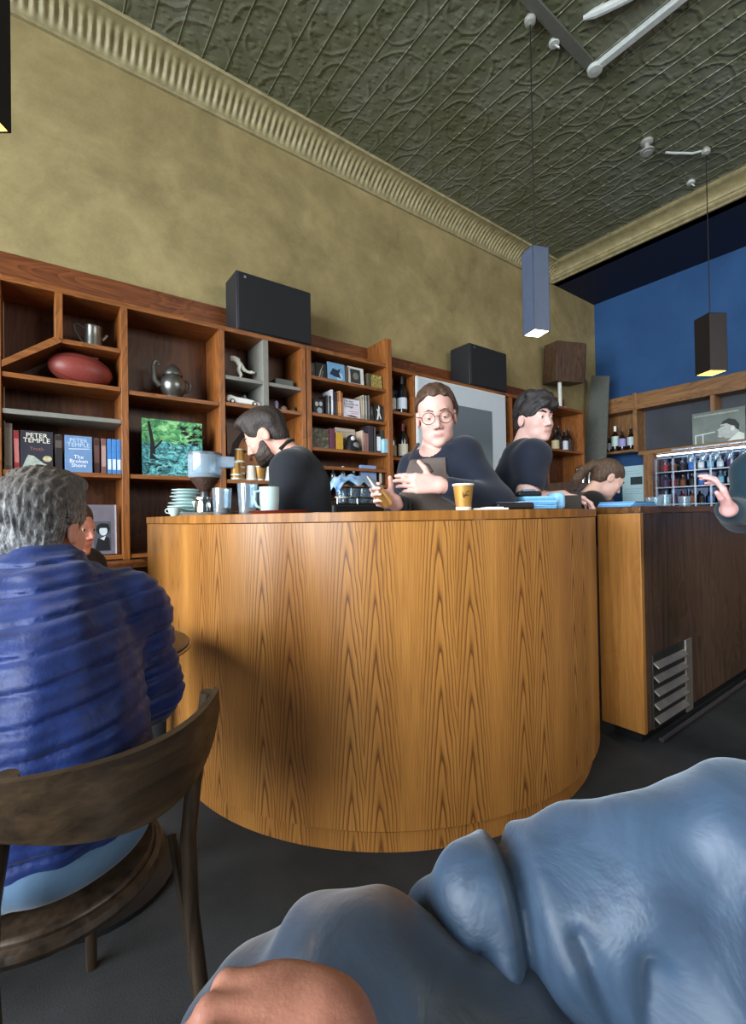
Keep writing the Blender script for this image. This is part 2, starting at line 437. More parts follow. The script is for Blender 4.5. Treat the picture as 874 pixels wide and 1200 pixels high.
# crown-cut oak veneer: nested arches repeated leaf after leaf round the front
t = NT('oak_veneer'); co = t.coord()
sp = t.n('ShaderNodeSeparateXYZ'); t.l(co, sp.inputs[0])
dx = t.math('SUBTRACT', sp.outputs[0], CX); dy = t.math('SUBTRACT', sp.outputs[1], CY)
ang = t.math('ARCTAN2', dy, t.math('MULTIPLY', dx, 1.0))
arc = t.math('MULTIPLY', t.math('ADD', ang, 7.0), CR)
PWD = .158
pn = t.math('DIVIDE', arc, PWD); idx = t.math('FLOOR', pn)
par = t.math('SUBTRACT', t.math('MULTIPLY', t.math('MODULO', idx, 2), 2), 1)     # book-matched: apexes lean towards each other
uu = t.math('ADD', t.math('MULTIPLY', t.math('SUBTRACT', t.math('FRACT', pn), .5), 2.0), t.math('MULTIPLY', par, .30))
rnd = t.n('ShaderNodeTexWhiteNoise', noise_dimensions='1D'); t.l(t.math('MULTIPLY', t.math('ADD', idx, 3.3), 1.713), rnd.inputs['W'])
cmb = t.n('ShaderNodeCombineXYZ')
t.l(t.math('ADD', arc, t.math('MULTIPLY', rnd.outputs[0], 9)), cmb.inputs[0]); t.l(sp.outputs[2], cmb.inputs[2])
pv = cmb.outputs[0]
wv = t.math('SUBTRACT', t.noise(t.mapping(pv, (9, 1, 2.2)), 1.0, 3, .55), .5)
wv2 = t.math('SUBTRACT', t.noise(t.mapping(pv, (40, 1, 5)), 1.0, 2, .5), .5)
u2 = t.math('ADD', uu, t.math('ADD', t.math('MULTIPLY', wv, .34), t.math('MULTIPLY', t.math('SUBTRACT', rnd.outputs[0], .5), .25)))
au = t.math('ABSOLUTE', u2)
sq = t.math('POWER', au, 1.35)
zz = t.math('ADD', t.math('MULTIPLY', sp.outputs[2], .95), t.math('ADD', t.math('MULTIPLY', sq, 1.0), t.math('MULTIPLY', wv2, .05)))
rings = t.math('FRACT', t.math('MULTIPLY', t.math('ADD', zz, t.math('MULTIPLY', wv, .26)), 6.2))
dk = t.ramp(rings, [(0, (1, 1, 1, 1)), (.10, (.75, .75, .75, 1)), (.30, (.22, .22, .22, 1)), (.55, (.05, .05, .05, 1)), (.88, (0, 0, 0, 1)), (1, (1, 1, 1, 1))])
pores = t.noise(t.mapping(pv, (230, 1, 5)), 1.0, 3, .6)
pr = t.ramp(pores, [(.44, (0, 0, 0, 1)), (.66, (1, 1, 1, 1))])
tone = t.noise(t.mapping(pv, (4, 1, .6)), 1.0, 2)
base = t.ramp(t.math('ADD', t.math('MULTIPLY', tone, .85), t.math('MULTIPLY', rnd.outputs[0], .15)), [(.25, srgb(150, 98, 44)), (.75, srgb(184, 128, 64))])
edgefade = t.ramp(au, [(.0, (1, 1, 1, 1)), (.62, (.85, .85, .85, 1)), (1.0, (.25, .25, .25, 1))])
col = t.mix(t.math('MULTIPLY', t.math('MULTIPLY', dk, edgefade), .9), base, srgb(70, 34, 12))
col = t.mix(t.math('MULTIPLY', pr, .42), col, srgb(104, 60, 24))
t.bump(t.math('ADD', pores, t.math('MULTIPLY', dk, -.4)), .05, .002)
veneer = t.fin(col, .34, 0, .45)
W_top = wood('counter_edge', (120, 74, 28), (176, 118, 54), 'z', .7, .35, .4)
ct = thing('bar_counter', 'round-fronted oak bar counter with arched grain in the middle of the room', 'counter', (CX, CY, 0))
part('front_panel', wall_strip(CR, CR-.05, .088, CT-.035), veneer, ct)
part('counter_top', wall_strip(CR+.004, CR-.20, CT-.033, CT), W_top, ct, bevel=.002)
part('plinth', wall_strip(CR-.03, CR-.07, 0, .066), veneer, ct)
part('shade_strip', wall_strip(CR-.085, CR-.10, .066, .09), W_bk, ct)  # dark strip set in to stand for the overhang's shadow above the plinth
part('inner_shelf', wall_strip(CR-.05, CR-.16, .80, .82), W_bk, ct)

# ------------------------------------------------------------------ long bar beyond it
W_lit = wood('oak_bar_end', (142, 92, 40), (188, 132, 66), 'z', .8, .4, .4)
bx = 2.31
lb = thing('long_bar', 'long bar with pale oak end and dark front at the right', 'counter', (3.6, 1.1, 0))
part('end_panel', MB().box(bx, bx+.03, 1.0, 1.205, .07, 1.115), W_lit, lb, bevel=.002, label='pale oak end panel')
part('front_panel', MB().box(bx+.03, 4.9, 1.003, 1.03, .07, 1.115), W_dk, lb, bevel=.002)
part('rear_panel', MB().box(bx+.03, 4.9, 1.18, 1.205, .07, 1.115), W_dk, lb)
part('bar_top', MB().box(bx-.004, 4.9, .996, 1.3, 1.117, 1.15), wood('bar_top', (70, 44, 22), (112, 74, 38), 'x', .8, .3), lb, bevel=.003)
part('toe_kick', MB().box(bx+.06, 4.88, 1.04, 1.17, 0, .07), black, lb)
part('foot_rail', MB().tube([(bx+.1, .97, .03), (4.9, .97, .03)], .012, 8), pm('worn_brass_rail', (150, 146, 136), .35, 1), lb)
vg = part('vent_grille', MB().box(2.40, 2.845, .995, 1.003, .07, .43), pm('grille_shadow', (40, 38, 36), .6), lb, bevel=.002)
fm = pm('grille_metal', (150, 142, 132), .4, .6)
sub('grille_frame', MB().box(2.77, 2.85, .985, .995, .06, .44), fm, vg, bevel=.002)
for k in range(5):
    z = .115+k*.066
    sub('louvre', MB().obox((2.585, .985, z), (.36, .035, .008), rotx(.7)), fm, vg, bevel=.002)
# ------------------------------------------------------------------ loudspeakers
spk_b = pm('speaker_black', (30, 30, 34), .6, var=.2, scale=60); cloth_b = pm('grille_cloth', (26, 26, 29), .85, var=.3, scale=220, bump=.2)
def loudspeaker(label, x0, x1, y0, y1, z0, z1, rx=0, rz=0):
    c = ((x0+x1)/2, (y0+y1)/2, z0)
    r = thing('loudspeaker', label, 'speaker', c, 'black loudspeakers on the shelving')
    w_, d_, h_ = x1-x0, y1-y0, z1-z0
    Mx = rotz(rz) @ rotx(rx); o = Vector((0, 0, h_/2))
    part('cabinet', MB().obox(o, (w_, d_, h_), Mx), spk_b, r, bevel=.008, local=True)
    part('grille', MB().obox(o+Mx @ Vector((0, -d_/2-.006, 0)), (w_*.97, .014, h_*.95), Mx), cloth_b, r, bevel=.006, local=True)
    part('badge', MB().obox(o+Mx @ Vector((-w_*.40, -d_/2-.014, h_*.40)), (.014, .004, .014), Mx), pm('badge_silver', (170, 170, 170), .3, .8), r, local=True)
    return r
s1 = loudspeaker('large black loudspeaker sitting above the left bookcase beside the display case', 1.094, 1.655, 2.96, 3.17, 2.376, 2.775)
s2 = loudspeaker('smaller black loudspeaker above the framed print', 3.35, 3.90, 2.945, 3.195, 2.361, 2.765)
r = thing('loudspeaker', 'brown wooden loudspeaker tilted on a short pole near the blue wall', 'speaker', (5.13, 3.04, 2.36))
Mx = rotz(-.35) @ rotx(.10)
part('cabinet', MB().obox((0, 0, .55), (.40, .25, .46), Mx), wood('speaker_walnut', (50, 34, 22), (88, 64, 46), 'z', .7, .5), r, bevel=.006, local=True)
part('grille', MB().obox(Vector((0, 0, .55))+Mx @ Vector((.205, -.0, 0)), (.02, .23, .43), Mx), cloth_b, r, bevel=.005, local=True)
part('pole', MB().tube([(-.1, .0, 0), (-.1, .0, .36)], .022, 10).lathe([(0, 0), (.07, 0), (.07, .012), (0, .012)], (-.1, 0, 0)), pm('pole_white', (215, 215, 205), .4), r, local=True)

# ------------------------------------------------------------------ pendant lamps
slate = pm('lamp_slate', (70, 80, 100), .5, var=.06); cord = pm('cord_black', (18, 18, 18), .6); knob = pm('ceiling_knob', (168, 168, 160), .35, .3)
def pendant(label, x, y, zb, h, w_, shell, glow, strength, rz):
    r = thing('pendant_lamp', label, 'lamp', (x, y, zb), 'square tube pendant lamps', rz)
    a = w_/2
    part('lamp_shade', MB().box(-a, a, -a, -a+.006, 0, h).box(-a, a, a-.006, a, 0, h).box(-a, -a+.006, -a, a, 0, h).box(a-.006, a, -a, a, 0, h).box(-a, a, -a, a, h-.006, h), shell, r, local=True, bevel=.0015)
    part('diffuser', MB().box(-a+.006, a-.006, -a+.006, a-.006, .002, .012), emis('diffuser_glow_%d' % strength, glow, strength), r, local=True)
    part('cord', MB().tube([(0, 0, h), (0, 0, ZC-zb-.03)], .004, 6), cord, r, local=True)
    part('ceiling_rose', MB().lathe([(0, -.06), (.03, -.05), (.034, -.025), (.02, 0), (0, 0)], (0, 0, ZC-zb)), knob, r, local=True)
    l = bpy.data.lights.new('lamp_glow', 'SPOT'); l.energy = 6; l.spot_size = 1.5; l.spot_blend = .6; l.color = (1, .78, .5); l.shadow_soft_size = .04
    lo = bpy.data.objects.new('lamp_glow', l); COL.objects.link(lo); lo.parent = r; lo.location = (0, 0, -.03)
    return r
pendant('slate grey square pendant lamp with glowing white end in front of the olive wall', 2.443, 1.62, 2.205, .50, .112, slate, (255, 240, 205), 6, math.radians(-20))
pendant('black square pendant lamp hanging before the blue wall', 4.52, 1.375, 2.26, .47, .155, pm('lamp_black', (30, 24, 24), .5), (255, 190, 70), 3, math.radians(-32))
pendant('black square pendant lamp cut off by the top left corner of the picture', -.130, 1.588, 2.20, .50, .13, pm('lamp_black', (30, 24, 24), .5), (255, 190, 70), 3, math.radians(-36))

# ------------------------------------------------------------------ fittings on the ceiling
wt = pm('ceiling_white', (176, 180, 176), .5)
lt = thing('ceiling_track', 'pale straight ceiling bar crossing the pressed metal at upper right', 'fitting', (3.07, 1.3, ZC-.05))
part('bar', MB().box(3.045, 3.095, .2, 1.55, ZC-.04, ZC), wt, lt, bevel=.006)
part('end_cap', MB().lathe([(0, 0), (.045, .005), (.05, .03), (.035, .045), (0, .045)], (3.07, 1.55, ZC-.048)), wt, lt)
single('ceiling_batten', MB().box(2.2, 3.05, 1.53, 1.60, ZC-.018, ZC), pm('batten_grey', (92, 92, 84), .6), 'dull grey batten on the ceiling leading to the pale straight bar', 'trim', bevel=.003)
pts = [(2.705+.17*math.sin(q*1.9), 1.43-.62*q, ZC-.02) for q in np.linspace(0, 1.2, 14)]
single('curved_trim', MB().tube(pts, [.012]+[.026]*12+[.02], 10), wt, 'curved white moulding on the ceiling beside the straight bar', 'trim')
for (x, y, lab) in ((2.70, 1.62, 'small pale hook on the ceiling next to the slate lamp cord'), (4.86, 1.60, 'tiny pale cap on the ceiling nearest the beam cornice')):
    single('ceiling_hook', MB().lathe([(0, 0), (.03, .003), (.034, .015), (.03, .028), (0, .028)], (x, y, ZC-.028)).tube([(x, y, ZC-.02), (x+.02, y-.02, ZC-.045), (x+.04, y-.01, ZC-.03)], .006, 6), wt, lab, 'hook')
sprk = thing('sprinkler', 'round pale sprinkler head on the ceiling', 'sprinkler', (4.04, 1.63, ZC-.09))
part('body', MB().lathe([(0, 0), (.05, 0), (.05, .012), (.02, .02), (.018, .06), (.045, .07), (.045, .09), (0, .09)], (4.04, 1.63, ZC-.09)), knob, sprk)
part('deflector', MB().lathe([(0, 0), (.035, .0), (.035, .006), (0, .006)], (4.04, 1.63, ZC-.105)), knob, sprk)
single('conduit', MB().tube([(4.27, 1.58, ZC-.02), (4.33, 1.545, ZC-.02), (4.36, 1.50, ZC-.035), (4.45, 1.45, ZC-.03), (4.50, 1.40, ZC-.02)], .009, 8), wt, 'short bent pale conduit beside the far pendant lamp', 'pipe')

# ------------------------------------------------------------------ left bookcase contents
pew = pm('pewter', (128, 128, 122), .32, .85, .15, 30); chrome = pm('polished_steel', (190, 192, 195), .12, 1, .05)
j = thing('pewter_jug', 'small pewter mug with big thin handle in the top left cubby', 'jug', (.285, 3.05, 2.105))
part('body', MB().lathe([(0, .0), (.05, 0), (.052, .008), (.046, .012), (.044, .06), (.041, .12), (.045, .128), (.041, .128), (.039, .02), (0, .02)], (.285, 3.05, 2.105)), pew, j)
part('handle', MB().tube([(.245, 3.05, 2.215), (.215, 3.045, 2.232), (.192, 3.04, 2.225), (.197, 3.04, 2.19), (.222, 3.045, 2.15), (.245, 3.05, 2.122)], .006, 8), pew, j)
part('spout', MB().tube([(.328, 3.05, 2.165), (.345, 3.05, 2.185), (.355, 3.05, 2.2)], [.012, .009, .008], 8), pew, j)
j = thing('football', 'red leather football resting on the upper left shelf', 'ball', (.225, 3.06, 1.885))
Mf = roty(.12)
vs = MB(); n1, n2 = 40, 24; rows = []
for i in range(n1+1):
    u = -1+2*i/n1; rr = .089*max(0, (1-abs(u)**2.3))**.56
    rows.append([tuple(Vector((.225, 3.06, 1.976))+Mf @ Vector((.158*u, rr*math.cos(q), rr*math.sin(q)))) for q in (2*PI*k/n2 for k in range(n2))])
vs.sheet(rows, closed=True)
part('leather', vs, pm('red_leather', (128, 56, 48), .42, var=.15, scale=120, bump=.15), j)
sm = MB()
for ph in (-2.2, -.6, 1.0, 2.55):
    sm.tube([tuple(Vector((.225, 3.06, 1.976))+Mf @ Vector((.158*u, (.0895*max(0, 1-abs(u)**2.3)**.56)*math.cos(ph), (.0895*max(0, 1-abs(u)**2.3)**.56)*math.sin(ph)))) for u in np.linspace(-.97, .97, 24)], .0014, 5)
part('seam', sm, pm('seam_dark', (70, 20, 18), .7), j)
part('lacing', MB().tube([tuple(Vector((.225, 3.06, 1.976))+Mf @ Vector((.02+.005*k, .004*(-1)**k, .0905))) for k in range(12)], .0022, 5), pm('lace_tan', (176, 110, 90), .7), j)

def flatbook(x0, x1, y0, y1, z0, z1): return MB().box(x0, x1, y0, y1, z0, z1)
page = pm('paper_pages', (214, 205, 182), .8, var=.06, scale=200)
def book(label, x0, x1, z0, z1, rgb, grp, y0=2.985, dep=.14, tilt=0, band=None, name='book'):
    mb = MB().box(x0+.0008, x1-.0008, y0, y0+dep, z0, z1)
    o = single(name, mb, pm('cover_%d_%d_%d' % rgb, rgb, .5, var=.12, scale=60), label, 'disc' if name == 'disc_case' else 'book', grp, bevel=.0015)
    o.rotation_euler = (0, tilt, 0)
    sub('pages', MB().box(x0+.003, x1-.003, y0+.004, y0+dep+.0015, z0+.004, z1+.0008), page, o) if name == 'book' else None
    if band:
        bz0, bz1, brgb = band
        sub('spine_label', MB().box(x0+.003, x1-.003, y0-.0008, y0, z0+(z1-z0)*bz0, z0+(z1-z0)*bz1), pm('label_%d_%d_%d' % brgb, brgb, .6, var=.2, scale=200), o)
    return o
g = 'paperbacks on the left bookcase'
book('tall grey book at the far left end of the paperback row', -.113, -.080, 1.39, 1.63, (118, 104, 96), g, band=(.1, .9, (140, 128, 120)))
book('slim red book left of the dark novel with white lettering', -.074, -.05, 1.39, 1.595, (150, 46, 48), g, tilt=-.02, band=(.2, .8, (196, 120, 116)))
book('black-spined book between the two face-out novels', .098, .132, 1.39, 1.59, (38, 32, 34), g, band=(.65, .85, (84, 74, 70)))
book('dark maroon book just right of the pale blue novel', .276, .306, 1.39, 1.585, (62, 36, 32), g, band=(.3, .8, (96, 64, 56)))
book('dusty pink-brown book beside three blue spines', .312, .338, 1.39, 1.587, (118, 80, 74), g, band=(.2, .8, (170, 140, 136)))
for k, lab in enumerate(('first of three matching bright blue paperbacks, at their left end', 'middle one of three matching bright blue paperbacks', 'last of three matching bright blue paperbacks, against the upright')):
    book(lab, .342+.0235*k, .3645+.0235*k, 1.39, 1.588, (64, 128, 196), g, band=(.12, .42, (206, 224, 238)))
# two novels standing face out
def facing(label, x0, x1, z0, z1, y, rgb, thick=.03, tilt=.06, cat='book', grp=None, name='book', pg=True):
    r = thing(name, label, cat, ((x0+x1)/2, y, z0), grp)
    Mt = Matrix.Translation((0, 0, 0)) @ Matrix.Rotation(-tilt, 4, 'X')
    h = (z1-z0); w2 = (x1-x0)/2
    cv = MB().box(-w2, w2, 0, thick, 0, h); cv.v = [tuple(Mt @ Vector(p)) for p in cv.v]
    part('cover', cv, rgb if isinstance(rgb, bpy.types.Material) else pm('cover_%d_%d_%d' % rgb, rgb, .45, var=.1, scale=20), r, local=True, bevel=.001)
    if pg:
        p = MB().box(-w2+.003, w2+.0006, .003, thick-.003, .003, h+.0006); p.v = [tuple(Mt @ Vector(q)) for q in p.v]
        part('pages', p, page, r, local=True)
    r['tilt'] = tilt; del r['tilt']
    return r, Mt
def print_on(r, Mt, body, x, z, size, mat, align='CENTER', space=1.0, y=-.0004):
    me = text_mesh(body, size, Mt @ Matrix.Translation((x, y, z)) @ Matrix.Rotation(PI/2, 4, 'X'), .0004, align, space)
    me.materials.append(mat)
    return part('lettering', me, None, r, smooth=False, local=True)
def patch_on(r, Mt, name, poly, mat, y=-.0005):
    mb = MB().prism(poly, 'y', y, 0); mb.v = [tuple(Mt @ Vector(p)) for p in mb.v]
    return part(name, mb, mat, r, smooth=False, local=True)
ivory = pm('ink_ivory', (232, 226, 206), .6, var=.04); inkred = pm('ink_dull_red', (150, 96, 90), .6); inkw = pm('ink_white', (236, 240, 244), .6, var=.03)
bk, Mt = facing('dark navy novel facing out with large ivory capitals above a pale sleeve', -.048, .088, 1.39, 1.60, 2.975, (44, 44, 56), grp=g)
print_on(bk, Mt, 'PETER\nTEMPLE', 0, .176, .034, ivory, space=.78)
print_on(bk, Mt, 'Truth', 0, .108, .026, inkred)
patch_on(bk, Mt, 'cover_art', [(-.066, .002), (.066, .002), (.064, .03), (.03, .04), (.012, .056), (-.012, .078), (-.036, .084), (-.046, .06)], pm('art_sleeve', (160, 168, 158), .6, var=.3, scale=30))
patch_on(bk, Mt, 'cover_face', [(.045+.02*math.cos(q), .066+.016*math.sin(q)) for q in np.linspace(0, 2*PI, 15)[:-1]], pm('art_skin', (178, 166, 128), .6, var=.3, scale=40), y=-.0008)
bk, Mt = facing('pale blue novel facing out with white lettering over a sea photograph', .142, .268, 1.39, 1.592, 2.972, (104, 136, 178), grp=g)
print_on(bk, Mt, 'PETER\nTEMPLE', 0, .166, .031, pm('ink_pale', (190, 208, 226), .6), space=.8)
print_on(bk, Mt, 'The\nBroken\nShore', 0, .076, .029, inkw, space=.8)
patch_on(bk, Mt, 'wave_line', [(-.045, .126), (.05, .131), (.05, .134), (-.045, .129)], inkw)

# lower left: framed portrait print leaning on the bottom shelf
bk, Mt = facing('grey print of a dark-haired woman leaning on the lowest shelf behind seated man', .16, .385, .935, 1.215, 2.985, (112, 106, 116), .012, .05, 'picture', None, 'framed_print', False)
patch_on(bk, Mt, 'print_border', [(.105, 0), (.1125, 0), (.1125, .28), (.105, .28)], pm('card_edge', (180, 178, 182), .6))
patch_on(bk, Mt, 'picture_panel', [(.0, .02), (.085, .02), (.085, .185), (.0, .185)], pm('print_grey', (78, 82, 92), .6))
patch_on(bk, Mt, 'hair', [(.045+.034*math.cos(q), .142+.034*math.sin(q)) for q in np.linspace(0, 2*PI, 17)[:-1]], pm('print_black', (22, 23, 28), .6), y=-.001)
patch_on(bk, Mt, 'face', [(.047+.02*math.cos(q), .132+.026*math.sin(q)) for q in np.linspace(0, 2*PI, 17)[:-1]], pm('print_pale', (205, 214, 216), .6), y=-.0014)
patch_on(bk, Mt, 'hair', [(.02, .148), (.075, .148), (.07, .172), (.03, .172)], pm('print_black', (22, 23, 28), .6), y=-.0018)
patch_on(bk, Mt, 'coat', [(.004, .02), (.08, .02), (.076, .09), (.05, .108), (.02, .09)], pm('print_black', (22, 23, 28), .6), y=-.001)
patch_on(bk, Mt, 'collar', [(.03, .09), (.06, .105), (.05, .078)], pm('print_pale', (205, 214, 216), .6), y=-.0016)

# pewter pot with swan spout
j = thing('pewter_pot', 'shiny round pewter pot with domed lid and tall looping handle', 'pot', (.715, 3.06, 1.875))
c0 = (.715, 3.06, 1.875)
part('body', MB().lathe([(0, 0), (.058, 0), (.062, .006), (.05, .02), (.066, .045), (.078, .08), (.074, .115), (.055, .14), (.05, .15), (.054, .155), (0, .155)], c0), pew, j)
part('lid', MB().lathe([(.058, .153), (.058, .165), (.05, .185), (.035, .205), (.014, .218), (.008, .228), (0, .23)], c0), pew, j)
part('handle', MB().tube([(.64, 3.06, 1.955), (.61, 3.06, 1.985), (.607, 3.06, 2.03), (.603, 3.06, 2.08), (.612, 3.06, 2.105), (.63, 3.06, 2.10), (.637, 3.06, 2.08)], [.02, .018, .014, .011, .010, .009, .008], 10), pew, j)
part('spout', MB().tube([(.782, 3.06, 1.93), (.81, 3.06, 1.945), (.82, 3.06, 1.98), (.808, 3.06, 2.005), (.785, 3.06, 2.0)], .009, 8), pew, j)
# garden canvas
t = NT('garden_painting'); co = t.coord('Generated'); a = t.noise(t.mapping(co, (5, 1, 7)), 1.0, 4, .65, 1.5)
sx = t.n('ShaderNodeSeparateXYZ'); t.l(co, sx.inputs[0]); zz_ = sx.outputs[2]
up = t.ramp(t.noise(t.mapping(co, (8, 1, 10)), 1, 4, .7, .8), [(.3, srgb(30, 62, 44)), (.46, srgb(60, 140, 84)), (.6, srgb(140, 205, 130)), (.75, srgb(200, 225, 190))])
lo = t.ramp(t.noise(t.mapping(co, (7, 1, 9)), 1, 3, .7, 2.2), [(.3, srgb(16, 24, 34)), (.45, srgb(44, 92, 96)), (.56, srgb(70, 172, 176)), (.66, srgb(160, 206, 208)), (.8, srgb(30, 44, 60))])
mx = t.math('SMOOTHSTEP' if False else 'GREATER_THAN', t.math('ADD', zz_, t.math('MULTIPLY', t.math('SUBTRACT', a, .5), .5)), .58)
paintm = t.fin(t.mix(mx, lo, up), .5)
bk, Mt = facing('green and turquoise garden canvas propped on the shelf under the pewter pot', .525, .875, 1.39, 1.735, 2.99, paintm, .025, .06, 'painting', None, 'canvas', False)
pb = pm('paint_black', (18, 22, 26), .55)
patch_on(bk, Mt, 'painted_trunk', [(-.135, .10), (-.10, .10), (-.108, .2), (-.13, .33), (-.145, .33), (-.13, .2)], pb)
patch_on(bk, Mt, 'painted_branch', [(-.112, .15), (-.07, .2), (-.06, .22), (-.068, .222), (-.112, .17)], pb)
def stroke(mb, x, z, l, a, w_=.006):
    dx_, dz_ = math.cos(a), math.sin(a); nx, nz = -dz_*w_, dx_*w_
    mb.prism([(x-dx_*l, z-dz_*l), (x+nx, z+nz), (x+dx_*l, z+dz_*l), (x-nx, z-nz)], 'y', -.0007, 0)
rng = random.Random(3)
for nm, xr, zr, cnt, mt, wd in (('painted_foliage', (.05, .17), (.2, .32), 26, pb, .009), ('painted_leaves', (-.16, .17), (.02, .14), 26, pm('paint_turq', (120, 200, 204), .5), .008), ('painted_shadow', (-.16, .17), (.01, .13), 20, pb, .007)):
    mb = MB()
    for k in range(cnt): stroke(mb, rng.uniform(*xr), rng.uniform(*zr), rng.uniform(.012, .03), rng.uniform(-.9, .9), wd*rng.uniform(.6, 1.1))
    mb.v = [tuple(Mt @ Vector(p)) for p in mb.v]; part(nm, mb, mt, bk, smooth=False, local=True)

# cubby with model bird skeleton and car
bone = pm('white_resin', (220, 216, 204), .5, var=.05)
d = thing('dinosaur_figure', 'white model of a stooping dinosaur on a flat base', 'figure', (1.16, 3.05, 2.06))
part('base', MB().box(1.08, 1.255, 3.02, 3.08, 2.06, 2.068), bone, d, bevel=.002)
part('body', MB().tube([(1.085, 3.05, 2.205), (1.12, 3.05, 2.20), (1.15, 3.05, 2.17), (1.175, 3.05, 2.145), (1.20, 3.05, 2.135), (1.232, 3.05, 2.137), (1.24, 3.05, 2.14)], [.012, .019, .02, .013, .009, .012, .005], 12), bone, d)
for s in (-.012, .012):
    part('leg', MB().tube([(1.145, 3.05+s, 2.17), (1.135, 3.05+s, 2.135), (1.152, 3.05+s, 2.105), (1.14, 3.05+s, 2.075), (1.165, 3.05+s, 2.07)], [.014, .009, .007, .006, .004], 8), bone, d)
part('crest', MB().prism([(1.08, 2.19), (1.12, 2.19), (1.15, 2.185), (1.145, 2.215), (1.11, 2.228), (1.078, 2.222)], 'y', 3.044, 3.056), bone, d, bevel=.002)
part('jaw', MB().prism([(1.215, 2.125), (1.25, 2.132), (1.248, 2.142), (1.215, 2.142)], 'y', 3.042, 3.058), bone, d, bevel=.002)
c = thing('model_car', 'long white toy convertible parked on the shelf above the bearded man', 'toy', (1.15, 3.04, 1.885))
pf = [(1.035, 1.897), (1.262, 1.895), (1.27, 1.904), (1.262, 1.915), (1.21, 1.93), (1.165, 1.934), (1.10, 1.936), (1.06, 1.945), (1.04, 1.942), (1.03, 1.92)]
part('car_body', MB().prism(pf, 'y', 2.99, 3.075), pm('toy_white', (228, 226, 218), .25, var=.03), c, bevel=.006)
part('windscreen', MB().obox((1.165, 3.032, 1.945), (.004, .07, .03), roty(-.5)), glass('toy_glass'), c)
part('interior', MB().box(1.08, 1.155, 3.0, 3.065, 1.934, 1.9415), pm('toy_seat', (60, 40, 36), .6), c, bevel=.002)
for x in (1.068, 1.222):
    for y in (2.988, 3.077):
        wh = part('wheel', MB().lathe([(0, -.006), (.0165, -.006), (.0175, 0), (.0165, .006), (0, .006)], (x, y, 1.903), 20, rotx(PI/2)), black, c)
        sub('hubcap', MB().lathe([(0, -.007), (.009, -.007), (.009, .007), (0, .007)], (x, y, 1.903), 14, rotx(PI/2)), bone, wh)
tz = 1.885
single('trinket', MB().lathe([(0, 0), (.018, 0), (.014, .03), (.018, .05), (.012, .07), (0, .075)], (1.40, 3.03, tz)), pm('lilac_glaze', (150, 140, 176), .3), 'lilac bottle-shaped trinket right of the white toy car', 'ornament')
single('trinket', MB().ellipsoid((1.46, 3.03, tz+.022), (.024, .02, .022)), pm('brown_shell', (130, 110, 104), .35), 'rounded pebble-like ornament in the middle of the small trinkets', 'ornament')
single('trinket', MB().ellipsoid((1.535, 3.03, tz+.018), (.022, .02, .018)).ellipsoid((1.54, 3.028, tz+.038), (.012, .01, .012)), pm('dark_shell', (66, 52, 46), .4), 'dark knobbly ornament next to the right upright', 'ornament')
single('storage_tin', MB().box(1.385, 1.525, 3.0, 3.12, 2.06, 2.115), pm('tin_grey', (82, 86, 80), .45), 'flat grey tin on the small grey shelf under the big speaker', 'tin', bevel=.006)
# bottom cubby: portrait, cups
book('tall mustard spine leaning beside the portrait print', 1.02, 1.055, 1.385, 1.70, (122, 104, 62), 'things in the cubby behind the bearded man', 3.1, .1)
bk, Mt = facing('sepia portrait print behind the bearded man and paper cups', 1.085, 1.385, 1.382, 1.79, 3.14, (104, 70, 46), .01, .05, 'picture', None, 'portrait_print', False)
sk = pm('sepia_light', (204, 142, 96), .6, var=.25, scale=14); sd = pm('sepia_dark', (48, 28, 22), .6, var=.2)
patch_on(bk, Mt, 'hair', [(-.15, 0), (-.15, .12), (-.11, .27), (-.04, .36), (.05, .37), (.12, .32), (.15, .22), (.15, 0)], sd, y=-.0006)
patch_on(bk, Mt, 'face', [(.015+.09*math.cos(q), .19+.14*math.sin(q)) for q in np.linspace(0, 2*PI, 25)[:-1]], sk, y=-.0010)
for x in (-.03, .055): patch_on(bk, Mt, 'eye', [(x+.022*math.cos(q), .215+.009*math.sin(q)) for q in np.linspace(0, 2*PI, 13)[:-1]], sd, y=-.0014)
patch_on(bk, Mt, 'mouth', [(-.025, .115), (.015, .122), (.06, .115), (.015, .105)], sd, y=-.0014)
patch_on(bk, Mt, 'nose', [(.005, .15), (.035, .15), (.022, .2)], pm('sepia_mid', (130, 82, 52), .6), y=-.0014)

gold = pm('kraft_gold', (176, 130, 62), .4, .25, .1); cupw = pm('cup_white', (222, 224, 220), .5, var=.03)
def paper_cup(label, x, y, z, h=.09, up=True, n=1, grp=None, mark=False, mat=None):
    r = thing('paper_cup', label, 'cup', (x, y, z), grp)
    rb, rt = .026, .037
    if not up: rb, rt = rt, rb
    part('cup_body', MB().lathe([(0, 0), (rb, 0), (rb+(rt-rb)*.5, h*.5), (rt, h), (rt-.0015, h), (rb-.001, .004), (0, .004)], (0, 0, 0)), mat or gold, r, local=True)
    part('rim', MB().lathe([(rt-.002, h-.003), (rt+.0015, h-.004), (rt+.0028, h), (rt+.001, h+.003), (rt-.002, h+.001), (rt-.002, h-.003)], (0, 0, 0)), cupw, r, local=True)
    part('base_band', MB().lathe([(rb+.0005, 0), (rb+.0012, 0), (rb+.0012+(rt-rb)*.12, h*.12), (rb+.0004+(rt-rb)*.12, h*.12)], (0, 0, 0)), cupw, r, local=True)
    return r
gs = 'takeaway cups stacked in the cubby'
for k in range(4): paper_cup(('bottom', 'second', 'third', 'topmost')[k]+' gold paper cup of the tall stack in the cubby', 1.125, 3.03, 1.382+.04*k, .088, False, grp=gs)
for k in range(2): paper_cup(('lower', 'upper')[k]+' gold paper cup of the short stack left of the tall one', 1.085, 2.99, 1.382+.026*k, .088, False, grp=gs)
mg = pm('cream_glaze', (214, 204, 186), .3, var=.04)
